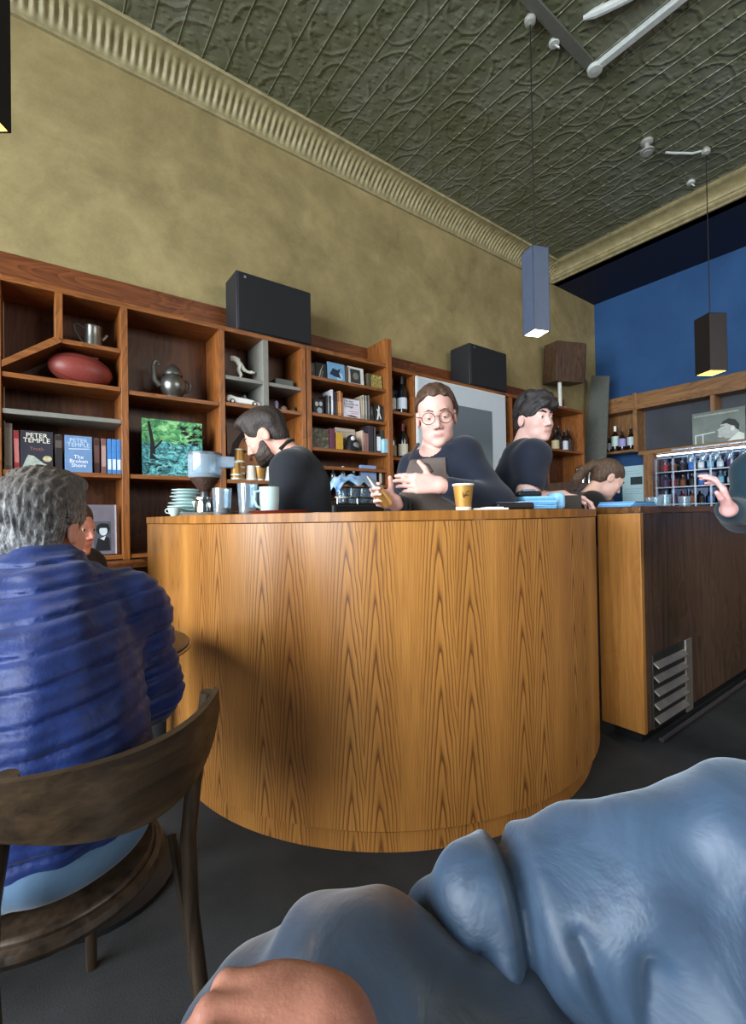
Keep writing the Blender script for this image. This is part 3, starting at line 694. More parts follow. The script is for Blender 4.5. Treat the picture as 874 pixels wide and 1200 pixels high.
for k, (x, lab) in enumerate(((1.195, 'white cup turned over in front of the portrait'), (1.255, 'gold and cream paper cup right of the upturned white one'), (1.325, 'pale cup partly hidden by the bearded man\'s face'))):
    paper_cup(lab, x, 3.0, 1.382, .095, k == 1, grp=gs, mat=(mg, gold, mg)[k])

# ------------------------------------------------------------------ display case contents
g1, g2, g3 = 'photo cards on the case top shelf', 'disc cases on the middle shelf of the case', 'books on the low shelf of the case'
def card(label, x0, x1, z0, z1, rgb, art, grp, y=2.99, frame=None):
    r, Mt = facing(label, x0, x1, z0, z1, y, rgb, .008, .07, 'card', grp, 'photo_card', False)
    w2, h = (x1-x0)/2, z1-z0
    for nm, poly, c, yy in art:
        patch_on(r, Mt, nm, [(px_*w2, pz_*h) for px_, pz_ in poly], pm('art_%d_%d_%d' % c, c, .55, var=.15, scale=60), y=yy)
    return r, Mt
def oval(cx_, cz, rx_, rz_): return [(cx_+rx_*math.cos(q), cz+rz_*math.sin(q)) for q in np.linspace(0, 2*PI, 17)[:-1]]
z = 2.165
card('dim dark photo card at the left end of the case top shelf', 1.65, 1.70, z, z+.11, (58, 58, 58), [('figure', oval(0, .6, .5, .3), (96, 94, 92), -.0008)], g1)
card('black card with a pale curling branch, second on the case top shelf', 1.705, 1.80, z, z+.12, (32, 32, 32), [('branch', [(-.5, .1), (-.3, .1), (.1, .6), (.5, .95), (.2, .8), (-.2, .5)], (150, 146, 136), -.0008), ('branch', [(-.1, .1), (.1, .1), (.4, .5), (.3, .6)], (110, 106, 100), -.0008)], g1)
card('light blue disc sleeve with a dark bird shape', 1.81, 1.965, z, z+.145, (112, 158, 192), [('bird', [(-.8, .35), (-.4, .7), (.1, .62), (.5, .75), (.3, .45), (.5, .2), (-.2, .25)], (30, 44, 66), -.0008), ('wave', oval(.35, .3, .4, .22), (158, 196, 220), -.0006)], g1)
card('white-bordered photo card with a grey portrait inside', 1.995, 2.145, z, z+.145, (214, 214, 208), [('photo', [(-.72, .1), (.55, .1), (.55, .88), (-.72, .88)], (54, 52, 50), -.0008), ('figure', oval(-.05, .5, .35, .2), (120, 116, 112), -.0012)], g1)
book('brown narrow disc spine beside the white-bordered card', 1.972, 1.987, z, z+.135, (84, 62, 48), g1, name='disc_case', dep=.13)
book('dim olive disc spine between the portrait card and gold card', 2.175, 2.205, z, z+.115, (84, 74, 54), g1, name='disc_case', dep=.13)
t = NT('gold_speckle'); a = t.noise(t.coord(), 90, 4, .7)
gsp = t.fin(t.ramp(a, [(.35, srgb(70, 60, 28)), (.5, srgb(150, 132, 66)), (.68, srgb(206, 192, 128))]), .5)
facing('small gold speckled disc sleeve at the right end of the case top shelf', 2.215, 2.325, z, z+.115, 2.985, gsp, .01, .06, 'card', g1, 'photo_card', False)
z = 1.895
card('black and white photo card with two pale faces on the middle shelf', 1.68, 1.77, z, z+.115, (34, 34, 38), [('face', oval(-.35, .66, .34, .16), (196, 196, 192), -.0008), ('face', oval(.42, .7, .32, .15), (184, 184, 182), -.0008), ('shirt', oval(.15, .25, .5, .2), (150, 170, 188), -.0008)], g2)
row = [(1.786, 1.80, .15, (34, 32, 36), 'black'), (1.802, 1.812, .155, (150, 146, 142), 'pale grey'), (1.814, 1.826, .15, (40, 40, 48), 'charcoal'), (1.832, 1.848, .20, (206, 208, 212), 'tall white'), (1.850, 1.862, .19, (48, 40, 60), 'purple-black'), (1.866, 1.884, .185, (58, 44, 40), 'dark brown'), (1.888, 1.902, .195, (168, 104, 52), 'orange'), (1.904, 1.916, .20, (196, 160, 104), 'tan'), (1.919, 1.936, .19, (150, 84, 50), 'rust')]
for x0, x1, h, c, nm in row: book(nm+' disc spine left of the white lettered sleeve', x0, x1, z, z+h, c, g2, name='disc_case', dep=.13, band=(.15, .6, tuple(min(255, int(q*1.25+16)) for q in c)))
bk, Mt = card('white disc sleeve with black hand lettering and red lines', 1.942, 2.105, z, z+.155, (216, 210, 220), [('red_line', [(-.3, .33), (.75, .36), (.75, .39), (-.3, .36)], (196, 110, 110), -.0007), ('red_line', [(-.1, .24), (.75, .27), (.75, .3), (-.1, .27)], (196, 110, 110), -.0007), ('ink_smear', [(-.8, .12), (-.1, .17), (.85, .1), (.3, .07)], (24, 22, 26), -.0007)], g2)
print_on(bk, Mt, 'The Art\nEnsemble of\nChicago', -.07, .128, .026, pm('ink_black', (30, 26, 44), .6), 'LEFT', .8, -.0006)
row = [(2.112, 2.124, .19, (150, 132, 112), 'sand'), (2.127, 2.137, .2, (196, 190, 170), 'cream'), (2.140, 2.150, .195, (92, 92, 92), 'mid grey'), (2.153, 2.163, .2, (176, 170, 160), 'stone'), (2.166, 2.176, .195, (62, 58, 52), 'dark olive'), (2.179, 2.192, .205, (110, 108, 106), 'silver grey')]
for x0, x1, h, c, nm in row: book(nm+' disc spine right of the white lettered sleeve', x0, x1, z, z+h, c, g2, name='disc_case', dep=.13, band=(.2, .8, tuple(min(255, int(q*1.2+12)) for q in c)))
card('dark small photo card before the dancer card', 2.20, 2.238, z, z+.125, (46, 44, 42), [('figure', oval(0, .6, .5, .2), (92, 92, 90), -.0008)], g2)
card('black card with a white leaping figure', 2.243, 2.318, z, z+.145, (30, 30, 32), [('figure', [(-.6, .1), (-.2, .12), (.1, .4), (.5, .15), (.7, .2), (.3, .55), (.45, .85), (.1, .95), (-.1, .7), (-.5, .75), (-.2, .55)], (214, 214, 208), -.0008)], g2, 2.98)
z = 1.64
book('black disc spine at the right end of the middle shelf', 2.322, 2.336, 1.895, 2.02, (44, 40, 38), g2, name='disc_case', dep=.13, band=(.1, .9, (90, 84, 80)))
t = NT('olive_collage'); a = t.noise(t.coord(), 34, 3, .7)
colg = t.fin(t.ramp(a, [(.35, srgb(38, 36, 28)), (.55, srgb(84, 80, 60)), (.72, srgb(140, 136, 112))]), .5)
facing('olive collage sleeve at the left of the low case shelf', 1.66, 1.81, z, z+.15, 2.99, colg, .012, .06, 'card', g3, 'photo_card', False)
row = [(1.815, 1.856, .155, (98, 46, 66), 'plum'), (1.866, 1.93, .13, (196, 150, 48), 'fat yellow')]
for x0, x1, h, c, nm in row: book(nm+' book on the low case shelf', x0, x1, z, z+h, c, g3, 2.98)
bk, Mt = card('cream sleeve standing behind the hooded figure', 1.915, 2.105, z, z+.19, (196, 184, 168), [('print_line', [(-.8, .82), (.8, .84), (.8, .87), (-.8, .85)], (150, 140, 128), -.0007), ('print_line', [(-.8, .74), (.6, .76), (.6, .78), (-.8, .76)], (150, 140, 128), -.0007)], g3, 3.06)
h_ = thing('hooded_figurine', 'small black hooded figurine with white face on the low case shelf', 'figurine', (2.02, 3.0, z), g3)
part('robe', MB().lathe([(0, 0), (.068, 0), (.06, .03), (.05, .06), (.042, .09), (.036, .11), (.02, .124), (0, .128)], (2.02, 3.0, z), 20), pm('figure_black', (22, 22, 26), .4), h_)
part('face', MB().ellipsoid((2.012, 2.965, z+.092), (.02, .012, .022)), pm('figure_white', (210, 208, 206), .4), h_)
part('belly', MB().ellipsoid((2.03, 2.955, z+.035), (.034, .018, .03)), pm('figure_grey', (124, 122, 126), .4), h_)
row = [(2.11, 2.128, .17, (196, 172, 150), 'pale peach'), (2.131, 2.15, .155, (170, 120, 116), 'dusty rose'), (2.152, 2.176, .15, (150, 112, 108), 'mauve'), (2.18, 2.225, .215, (50, 46, 54), 'tall charcoal'), (2.235, 2.25, .21, (84, 80, 80), 'slate grey'), (2.256, 2.30, .15, (30, 28, 32), 'black with white label'), (2.305, 2.336, .195, (58, 56, 50), 'dark khaki')]
for x0, x1, h, c, nm in row: book(nm+' book right of the hooded figurine', x0, x1, z, z+h, c, g3, 2.985, band=((.12, .9, (222, 222, 224)) if 'label' in nm else None))
single('card_box', MB().box(2.30, 2.345, 2.945, 2.985, z, z+.115), pm('pale_aqua', (150, 196, 214), .4), 'pale aqua box overhanging the right end of the low case shelf', 'box', bevel=.003)
# level above the machine
bk, Mt = facing('sky blue flat box standing below the low case shelf', 2.10, 2.25, 1.38, 1.565-.03, 2.985, (134, 160, 206), .03, .03, 'box', None, 'blue_box', False)
book('cream-labelled dark book right of the sky blue box', 2.275, 2.305, 1.38, 1.50, (52, 36, 28), 'books beside the sky blue box', 2.985, band=(.1, .9, (206, 196, 168)))
book('dark brown book nearest the end panel', 2.31, 2.336, 1.38, 1.50, (56, 34, 26), 'books beside the sky blue box', 2.985)

def bottle(label, x, y, z, h, glassc, labc, grp, r=.036, cap=None, capname='capsule', lab_h=(.12, .42), name='wine_bottle'):
    o = thing(name, label, 'bottle', (x, y, z), grp)
    gm = pm('bottle_%d_%d_%d' % glassc, glassc, .12, var=.05, spec=.7)
    part('bottle_glass', MB().lathe([(0, 0), (r*.94, 0), (r, .008), (r, h*.56), (r*.92, h*.64), (r*.45, h*.75), (r*.37, h*.8), (r*.36, h*.96), (r*.42, h*.965), (r*.42, h), (0, h)], (0, 0, 0), 22), gm, o, local=True)
    part('label', MB().lathe([(r+.0006, h*lab_h[0]), (r+.0014, h*lab_h[0]), (r+.0014, h*lab_h[1]), (r+.0006, h*lab_h[1])], (0, 0, 0), 22), pm('lab_%d_%d_%d' % labc, labc, .6, var=.12, scale=70), o, local=True)
    if cap: part(capname, MB().lathe([(r*.43, h*.8), (r*.45, h*.81), (r*.46, h*1.003), (0, h*1.004)], (0, 0, 0), 16), pm('cap_%d_%d_%d' % cap, cap, .4, .3), o, local=True)
    return o
gb = 'bottles on the wine shelf'
bottle('wine bottle with plain white label, left on the upper wine shelf', 2.475, 3.05, 2.0, .30, (20, 22, 20), (208, 206, 192), gb, cap=(30, 28, 28))
bottle('wine bottle with bluish white label, right on the upper wine shelf', 2.565, 3.02, 2.0, .32, (16, 18, 18), (206, 214, 224), gb, .042, cap=(26, 24, 24))
bottle('wine bottle with kraft label on the lower wine shelf', 2.48, 3.06, 1.615, .27, (34, 26, 18), (150, 126, 96), gb, cap=(46, 36, 28), lab_h=(.08, .4))
bottle('wine bottle with white label and white neck band on the lower wine shelf', 2.575, 3.03, 1.615, .30, (20, 18, 16), (204, 196, 178), gb, .042, cap=(80, 24, 24), lab_h=(.08, .42))
single('blue_cloth', MB().box(2.70, 2.745, 2.99, 3.1, 2.0, 2.02).box(2.56, 2.63, 3.12, 3.19, 2.0, 2.23), pm('cobalt', (36, 66, 128), .6), 'cobalt blue box behind the upper wine bottles', 'box', bevel=.004)
gb = 'bottles in the alcove behind the navy t-shirt'
for x, h, lc, lab in ((4.93, .235, (190, 176, 136), 'cream-labelled bottle at the left of the alcove group'), (5.03, .30, (40, 36, 30), 'tall dark bottle with no pale label in the alcove'), (5.12, .25, (206, 212, 220), 'white-labelled bottle in the middle of the alcove'), (5.21, .27, (56, 48, 40), 'brown bottle at the right of the alcove group')):
    bottle(lab, x, 3.05+.02*(h > .28), 1.86, h, (28, 20, 16), lc, gb, .042, lab_h=(.08, .5))

# ------------------------------------------------------------------ framed print on the shelving
fp = thing('framed_print', 'large pale framed print of a grey field behind the bespectacled bartender', 'picture', (3.23, 2.93, .95))
frw = pm('frame_white', (206, 208, 206), .5, var=.02); mat_ = pm('mount_card', (190, 198, 204), .6, var=.02)
t = NT('grey_print'); co = t.coord('Generated'); sx = t.n('ShaderNodeSeparateXYZ'); t.l(co, sx.inputs[0])
a = t.math('ADD', sx.outputs[2], t.math('MULTIPLY', t.noise(co, 4, 3), .08))
grp_ = t.fin(t.ramp(a, [(.05, srgb(150, 156, 154)), (.34, srgb(120, 130, 132)), (.7, srgb(92, 102, 108)), (1, srgb(104, 112, 118))]), .35)
part('frame', MB().box(2.64, 3.84, 2.915, 2.935, .95, 2.32), frw, fp, bevel=.003)
part('mount', MB().box(2.655, 3.825, 2.912, 2.916, .965, 2.305), mat_, fp)
part('image', MB().box(2.86, 3.62, 2.9095, 2.9125, 1.25, 2.13), grp_, fp)

# ------------------------------------------------------------------ espresso machine ledge under the display case
em = thing('espresso_machine', 'low black coffee machine with steel rail, under the display case', 'machine', (2.0, 2.72, 0))
part('cabinet', MB().box(1.50, 2.5, 2.52, 2.88, 0, .86), W_dk, em)
part('body', MB().box(1.56, 2.42, 2.54, 2.84, .86, 1.215), black, em, bevel=.02)
part('cup_rail', MB().tube([(1.58, 2.55, 1.25), (2.40, 2.55, 1.25), (2.40, 2.83, 1.25), (1.58, 2.83, 1.25)], .006, 8, closed=True), chrome, em)
for k in range(6):
    x = 1.6+.157*k; part('rail_post', MB().tube([(x, 2.55, 1.21), (x, 2.55, 1.25)], .004, 6), chrome, em)
clear = glass('clear_glass')
def tumbler(label, x, y, z, h=.095, r=.036, grp=None, dregs=None, up=True):
    o = thing('glass_tumbler', label, 'glass', (x, y, z), grp)
    rb = r*.84
    part('tumbler', MB().lathe([(0, 0), (rb, 0), (r, h), (r-.002, h), (rb-.002, .010), (0, .010)], (0, 0, 0), 28), clear, o, local=True)
    if dregs: part('dregs', MB().lathe([(0, .0105), (rb-.0025, .0105), (rb-.0018, dregs), (0, dregs)], (0, 0, 0), 24), pm('coffee_dregs', (120, 84, 50), .3), o, local=True)
    return o
gt = 'clear tumblers on the coffee machine'
for x, lab in ((1.70, 'clear tumbler at the left of the machine row'), (1.795, 'clear tumbler second in the machine row, under the plastic'), (1.885, 'clear tumbler third in the machine row'), (1.975, 'clear tumbler nearest the gold cylinder on the machine')):
    tumbler(lab, x, 2.66, 1.216, .105, .04, gt)
# crumpled plastic laid over the tumblers
pl = glass('thin_plastic', (190, 214, 240), .25)
t = NT('plastic_bag'); a = t.noise(t.coord(), 9, 4, .6, 1)
plm = t.fin(t.ramp(a, [(.3, srgb(56, 100, 176)), (.42, srgb(140, 182, 222)), (.62, srgb(196, 220, 238))]), .25, 0, .6)
rng = np.random.RandomState(5); rows = []
for i in range(27):
    row = []
    for jx in range(13):
        x = 1.63+.40*i/26; y = 2.6+.2*jx/12
        zt = 1.352+.055*math.sin(PI*min(1, (i+3)/26))*math.sin(PI*jx/12*.85+.35)+.012*math.sin(i*.9+jx*.7)+.010*math.sin(i*.37-jx*1.6)
        if jx == 0: zt -= .02+.02*math.sin(i*.8)
        if i < 3: zt -= .02*(3-i)
        row.append((x, y-.012*math.sin(i*.7), zt))
    rows.append(row)
o = single('plastic_bag', MB().sheet(rows), plm, 'crumpled pale blue plastic lying over the tumblers on the machine', 'bag')
so = o.modifiers.new('thickness', 'SOLIDIFY'); so.thickness = .004; ss = o.modifiers.new('soft', 'SUBSURF'); ss.levels = ss.render_levels = 1
for x, hh, c, lab in ((1.68, .15, (196, 200, 206), 'small white-topped bottle at the left behind the plastic'), (1.76, .17, (90, 120, 150), 'blue-capped bottle second behind the plastic'), (1.84, .16, (60, 50, 44), 'dark bottle behind the plastic'), (1.93, .19, (190, 178, 140), 'cream-capped pump bottle behind the plastic'), (2.03, .16, (180, 190, 200), 'pale bottle next to the sky blue box')):
    bottle(lab, x, 2.92, 1.37 if x > 9 else 1.381, hh*.7, (40, 42, 46), c, 'syrup bottles behind the plastic', .024, cap=c, name='syrup_bottle').location.y = 2.99
# ------------------------------------------------------------------ back bar on the blue wall
bbk = thing('back_bar', 'oak back bar shelving along the blue wall', 'shelf', (6.1, 1.0, 0))
XF = 6.0
t = NT('slate_panel'); a = t.noise(t.coord(), 3, 4); slp = t.fin(t.ramp(a, [(.3, srgb(44, 48, 58)), (.7, srgb(62, 66, 76))]), .5)
W_bb = wood('bar_oak', (98, 66, 38), (150, 108, 68), 'y', .8, .4); W_bu = wood('bar_oak_upright', (98, 66, 38), (150, 108, 68), 'z', .8, .4)
part('back_panel', MB().box(6.2, 6.25, -2.2, 2.6, 1.9, 2.45), slp, bbk)
part('cubby_back', MB().box(6.2, 6.25, 2.6, 3.1, 1.9, 2.45), W_bu, bbk)
part('crown_board', MB().box(XF, XF+.03, -2.2, 3.06, 2.42, 2.585), W_bb, bbk, bevel=.003)
part('top_board', MB().box(XF-.015, 6.26, -2.2, 3.08, 2.39, 2.42), W_bb, bbk, bevel=.003)
part('shelf_board', MB().box(XF-.01, 6.26, 2.6, 3.12, 1.875, 1.905), W_bb, bbk, bevel=.003)
part('shelf_board', MB().box(XF-.01, 6.26, -2.2, 2.6, 1.82, 1.87), W_bb, bbk, bevel=.003)
part('lower_cupboard', MB().box(6.0, 6.26, -2.2, 3.1, 0, .95), W_bk, bbk)
for y in (2.63, 1.82, .6, -.8): part('upright', MB().box(XF-.004, 6.25, y-.022, y+.022, 1.87, 2.42 if y < 2 else 2.60), W_bu, bbk, bevel=.002)
for y in (2.49, 1.1): part('post', MB().box(XF-.02, 6.25, y-.05, y+.05, .95, 1.82), W_bu, bbk, bevel=.003)
gq = 'bottles in the blue wall cubby'
for y, h, lc, cp, lab in ((3.055, .17, (150, 146, 140), None, 'short pale bottle at the left edge of the blue wall cubby'), (2.985, .20, (120, 124, 122), None, 'slim dark bottle second in the blue wall cubby'), (2.905, .33, (190, 214, 206), (224, 224, 220), 'tallest bottle in the blue wall cubby, white-capped'), (2.815, .26, (158, 150, 206), None, 'lilac-labelled bottle in the blue wall cubby'), (2.71, .27, (200, 216, 216), None, 'squat pale-labelled bottle at the right of the blue wall cubby')):
    bottle(lab, 6.06, y, 1.905, h, (34, 20, 18), lc, gq, .043, cap=cp, lab_h=(.22, .6), name='spirit_bottle')
# photograph standing on the shelf
r = thing('photo_board', 'black and white photograph of a man in profile standing on the back bar', 'picture', (6.0, 1.78, 1.87))
Mp = Matrix(((0, 0, 1, 0), (-1, 0, 0, 0), (0, 1, 0, 0), (0, 0, 0, 1))) # text x -> -y, text y -> z, text normal -> +x
def onbar(poly, d=0): return [(-.012-d, -p, q) for p, q in poly]
def bar_patch(name, poly, mat, d):
    k = len(poly); a = onbar(poly, d); b = onbar(poly, d-.0012)
    mb = MB().add(a+b, [tuple(range(k)), tuple(range(k, 2*k))[::-1]]+[(i, (i+1) % k, (i+1) % k+k, i+k) for i in range(k)])
    return part(name, mb, mat, r, smooth=False, local=True)
part('board', MB().box(-.012, 0, -.245, .235, 0, .345), pm('photo_grey', (112, 122, 116), .5, var=.25, scale=4), r, local=True, bevel=.001)
pw = pm('photo_white', (214, 220, 214), .5); pg_ = pm('photo_mid', (176, 182, 176), .5, var=.15, scale=40); pk = pm('photo_black', (36, 38, 38), .5, var=.2)
bar_patch('face', [(.00, .06), (.02, .045), (.05, .05), (.075, .03), (.19, .03), (.19, .16), (.165, .205), (.11, .225), (.055, .21), (.03, .18), (.025, .15), (-.005, .125), (.012, .115), (.005, .095), (.012, .085)], pg_, .0012)
bar_patch('hair', [(.035, .185), (.05, .215), (.10, .24), (.16, .22), (.195, .165), (.19, .10), (.165, .12), (.15, .155), (.12, .165), (.085, .19)], pk, .0024)
bar_patch('brow', [(.02, .155), (.055, .165), (.055, .172), (.02, .163)], pk, .0024)
bar_patch('ear', [(.135+.016*math.cos(q), .125+.025*math.sin(q)) for q in np.linspace(0, 2*PI, 13)[:-1]], pw, .0036)
bar_patch('collar', [(.09, .0), (.235, .0), (.235, .06), (.19, .085), (.15, .05)], pw, .003)
bar_patch('bright_bars', [(-.21, .0), (-.20, .0), (-.20, .09), (-.02, .11), (-.02, .118), (-.21, .10)], pw, .0012)
bar_patch('bright_bars', [(-.14, .0), (-.13, .0), (-.13, .095), (-.14, .095)], pw, .0012)
mt4 = Matrix.Translation((-.0125, .215, .30)) @ Matrix(((0, 0, -1, 0), (-1, 0, 0, 0), (0, 1, 0, 0), (0, 0, 0, 1)))
me = text_mesh('A LONG DISTANCE IMAGE STATION', .0245, mt4, .0006); me.materials.append(pw)
part('lettering', me, None, r, smooth=False, local=True)
# pale notice with a dark block
nb = thing('notice_sheet', 'pale blue notice with a small dark photograph, behind the ponytailed woman', 'notice', (6.0, 2.665, 1.0))
part('sheet', MB().box(6.0, 6.015, 2.53, 2.80, 1.0, 1.70), pm('notice_paper', (176, 206, 214), .6, var=.03), nb)
part('photograph', MB().box(5.998, 6.0, 2.56, 2.70, 1.465, 1.56), pm('notice_dark', (40, 52, 56), .5, var=.4, scale=60), nb)
lns = MB()
for k, (a, b, zq) in enumerate(((2.60, 2.76, 1.63), (2.58, 2.77, 1.60), (2.57, 2.77, 1.41), (2.60, 2.77, 1.38), (2.57, 2.77, 1.35))): lns.box(5.9985, 6.0, a, b, zq, zq+.006)
part('printed_lines', lns, pm('notice_print', (140, 176, 190), .6), nb)
# lit glass rack
rk = thing('glass_rack', 'bright steel and glass rack of bottles under the photograph', 'rack', (6.1, 1.75, .95))
stl = pm('rack_steel', (190, 200, 212), .25, .7)
part('back_mirror', MB().box(6.2, 6.22, 1.15, 2.43, .96, 1.76), pm('mirror_dark', (70, 78, 100), .08, .9), rk)
for z in (1.2, 1.40, 1.58): part('glass_shelf', MB().box(5.99, 6.2, 1.16, 2.42, z, z+.012), stl, rk)
for y in (2.40, 2.22, 2.0, 1.85, 1.66, 1.45, 1.18): part('rack_post', MB().box(5.985, 6.0, y-.008, y+.008, .96, 1.76), stl, rk)
part('top_rail', MB().box(5.985, 6.0, 1.16, 2.42, 1.745, 1.76), stl, rk)
part('tube_lamp', MB().box(6.02, 6.04, 1.2, 2.4, 1.785, 1.80), emis('tube_white', (220, 235, 255), 5), rk)
rng = random.Random(11)
cn = [('red', (140, 40, 44)), ('blue', (60, 110, 190)), ('clear', (190, 205, 212)), ('amber', (120, 70, 36)), ('white', (220, 222, 226)), ('purple', (74, 50, 96)), ('dark', (32, 30, 36)), ('aqua', (110, 180, 210))]
pos = ['upper', 'middle', 'low']
for si, z in enumerate((1.592, 1.412, 1.212)):
    ys = np.linspace(2.34, 1.70, 8)
    for k, y in enumerate(ys):
        nm, c = cn[(k*3+si*5) % 8]
        bottle(nm+' bottle on the '+pos[si]+' rack shelf, '+['first', 'second', 'third', 'fourth', 'fifth', 'sixth', 'seventh', 'eighth'][k]+' from the notice', 6.09, float(y), z, .13+.03*rng.random(), tuple(int(q*.6+20) for q in c), c, 'bottles in the steel rack', .03, lab_h=(.15, .55), name='spirit_bottle')
# upturned glasses hanging below the photograph shelf
for k, y in enumerate((2.02, 1.9, 1.78, 1.66, 1.54)):
    o = thing('wine_glass', 'stemmed glass hanging under the back bar shelf, '+['first', 'second', 'third', 'fourth', 'fifth'][k]+' from the left', 'glass', (5.93, y, 1.67), 'glasses hanging below the back bar shelf')
    part('bowl', MB().lathe([(.032, 0), (.038, .05), (.03, .085), (.006, .1), (.006, .098), (.028, .083), (.036, .05), (.030, 0)], (0, 0, 0), 20), clear, o, local=True)
    part('stem', MB().lathe([(.004, .1), (.004, .15), (.034, .158), (.034, .162), (0, .162)], (0, 0, 0), 16), clear, o, local=True)
single('glass_hanger', MB().box(5.90, 5.915, 1.4, 2.2, 1.828, 1.836).box(5.945, 5.96, 1.4, 2.2, 1.828, 1.836).box(5.9, 6.0, 1.4, 1.42, 1.83, 1.842).box(5.9, 6.0, 2.18, 2.2, 1.83, 1.842), stl, 'steel rails that hold the hanging stemmed glasses', 'rack')
# grey board leaning into the corner
single('leaning_board', MB().add([(5.50, 3.23, .0), (5.50, 2.86, 0), (5.93, 2.90, 2.87), (5.93, 3.13, 2.93), (5.525, 3.23, .0), (5.525, 2.86, 0), (5.955, 2.90, 2.87), (5.955, 3.13, 2.93)], [(0, 1, 2, 3), (7, 6, 5, 4), (0, 4, 5, 1), (1, 5, 6, 2), (2, 6, 7, 3), (3, 7, 4, 0)]), pm('corner_grey', (92, 94, 88), .7), 'dull grey board leaning into the far corner', 'board', bevel=.004)

# ------------------------------------------------------------------ on the round counter
def ring(px_deg, rad): return (CX+rad*math.cos(math.radians(px_deg)), CY+rad*math.sin(math.radians(px_deg)))
chinam = pm('china_blue_white', (186, 210, 208), .22, var=.03)
def saucer(label, x, y, z, r=.075):
    return single('saucer', MB().lathe([(0, 0), (r*.5, 0), (r*.55, .004), (r, .014), (r, .017), (r*.55, .008), (0, .007)], (x, y, z), 32), chinam, label, 'saucer', 'stacked saucers on the counter')
sxx, syy = .60, 2.33
for k in range(8): saucer(['bottom', 'second', 'third', 'fourth', 'fifth', 'sixth', 'seventh', 'top'][k]+' saucer of the stack at the counter\'s left end', sxx+.006*math.sin(k*2.1), syy+.006*math.cos(k*1.7), CT+.016*k+.0005, .082 if k < 4 else .07)
def china_cup(label, x, y, z, ang, grp, s=1):
    o = thing('china_cup', label, 'cup', (x, y, z), grp)
    part('bowl', MB().lathe([(0, 0), (.022*s, 0), (.024*s, .004*s), (.034*s, .02*s), (.043*s, .05*s), (.044*s, .055*s), (.0415*s, .055*s), (.032*s, .022*s), (0, .008*s)], (0, 0, 0), 28), chinam, o, local=True)
    e = Vector((math.cos(ang), math.sin(ang), 0))
    part('handle', MB().tube([e*.041*s+Vector((0, 0, .046*s)), e*.056*s+Vector((0, 0, .047*s)), e*.062*s+Vector((0, 0, .036*s)), e*.055*s+Vector((0, 0, .022*s)), e*.034*s+Vector((0, 0, .018*s))], .0035*s, 8), chinam, o, local=True)
    return o
china_cup('china cup beside the saucer stack, handle to the right', .645, 2.245, CT+.018, -YAW, 'china cups on the counter', .95)
saucer('lone saucer under the china cup right of the stack', .645, 2.245, CT+.0005, .075)
china_cup('china cup showing only its handle, left of the stack', .565, 2.27, CT+.018, PI-YAW, 'china cups on the counter', .7).location = (.525, 2.245, CT+.001)
gx, gy = .612, 2.07
tr = single('steel_tray', MB().lathe([(0, 0), (.115, 0), (.125, .012), (.122, .013), (.112, .004), (0, .004)], (gx+.01, gy-.04, CT+.0005), 40), pm('tray_steel', (196, 204, 206), .2, .8), 'round silver tray under the coffee grinder and glasses', 'tray')
gr = thing('coffee_grinder', 'coffee grinder with clear hopper of beans and steel collar', 'grinder', (gx, gy, CT+.005))
part('base', MB().lathe([(0, 0), (.045, 0), (.047, .01), (.043, .05), (.04, .06), (.05, .066), (.05, .074), (0, .074)], (gx, gy, CT+.005), 32), chrome, gr)
part('neck', MB().lathe([(.022, .07), (.02, .1), (.024, .115), (0, .115)], (gx, gy, CT+.005), 24), pm('neck_black', (50, 50, 52), .3), gr)
part('beans', MB().lathe([(0, .098), (.022, .10), (.064, .160), (.066, .172), (.05, .182), (0, .185)], (gx, gy, CT+.005), 24), pm('coffee_beans', (58, 34, 22), .45, var=.6, scale=140, bump=1), gr)
part('hopper', MB().lathe([(.066, .160), (.07, .170), (.0715, .262), (.069, .262), (.0675, .172), (.064, .162)], (gx, gy, CT+.005), 32), glass('hopper_plastic', haze_glint=.22), gr)
part('lid', MB().lathe([(0, .26), (.073, .26), (.073, .27), (.03, .274), (0, .274)], (gx, gy, CT+.005), 32), pm('hopper_lid', (90, 96, 104), .25), gr)
part('handle', MB().box(gx+.045, gx+.12, gy-.05, gy-.028, CT+.21, CT+.262), pm('hopper_side', (150, 170, 190), .15), gr, bevel=.006)
tumbler('tall glass with coffee dregs beside the grinder', .632, 1.905, CT+.001, .11, .04, 'used coffee glasses', .028)
tumbler('second glass with coffee dregs, further right', .68, 1.745, CT+.001, .12, .04, 'used coffee glasses', .026)
mgx, mgy = .748, 1.695
mug = thing('white_mug', 'tall pale mug in front of the bearded man\'s chest', 'mug', (mgx, mgy, CT+.001))
part('mug_body', MB().lathe([(0, 0), (.028, 0), (.034, .008), (.038, .05), (.039, .105), (.036, .105), (.034, .05), (.03, .012), (0, .012)], (0, 0, 0), 28), chinam, mug, local=True)
part('handle', MB().tube([(-.036, 0, .09), (-.058, .0, .085), (-.062, 0, .055), (-.052, 0, .03), (-.034, 0, .022)], .005, 8), chinam, mug, local=True)
single('red_tray', MB().lathe([(0, 0), (.10, 0), (.112, .01), (.109, .011), (.098, .004), (0, .004)], (.745, 1.60, CT+.0005), 40), pm('lacquer_red', (120, 44, 36), .3), 'thin red-brown tray on the counter before the bearded man', 'tray')
single('paper_slip', MB().box(.83, .92, 1.45, 1.50, CT, CT+.002), cupw, 'white paper slip beside the red-brown tray', 'paper')
pc = paper_cup('gold takeaway coffee cup standing alone at the counter front', 1.255, 1.145, CT+.001, .092, True)
mb = MB()
for (p, q) in (((-.010, .062), (-.006, .045)), ((-.006, .045), (.004, .064)), ((.004, .064), (.014, .068)), ((.0, .052), (.012, .054))):
    mb.tube([(p[0], -.0335-.006*(p[1]-.045)/.02, p[1]), (q[0], -.0335-.006*(q[1]-.045)/.02, q[1])], .0011, 5)
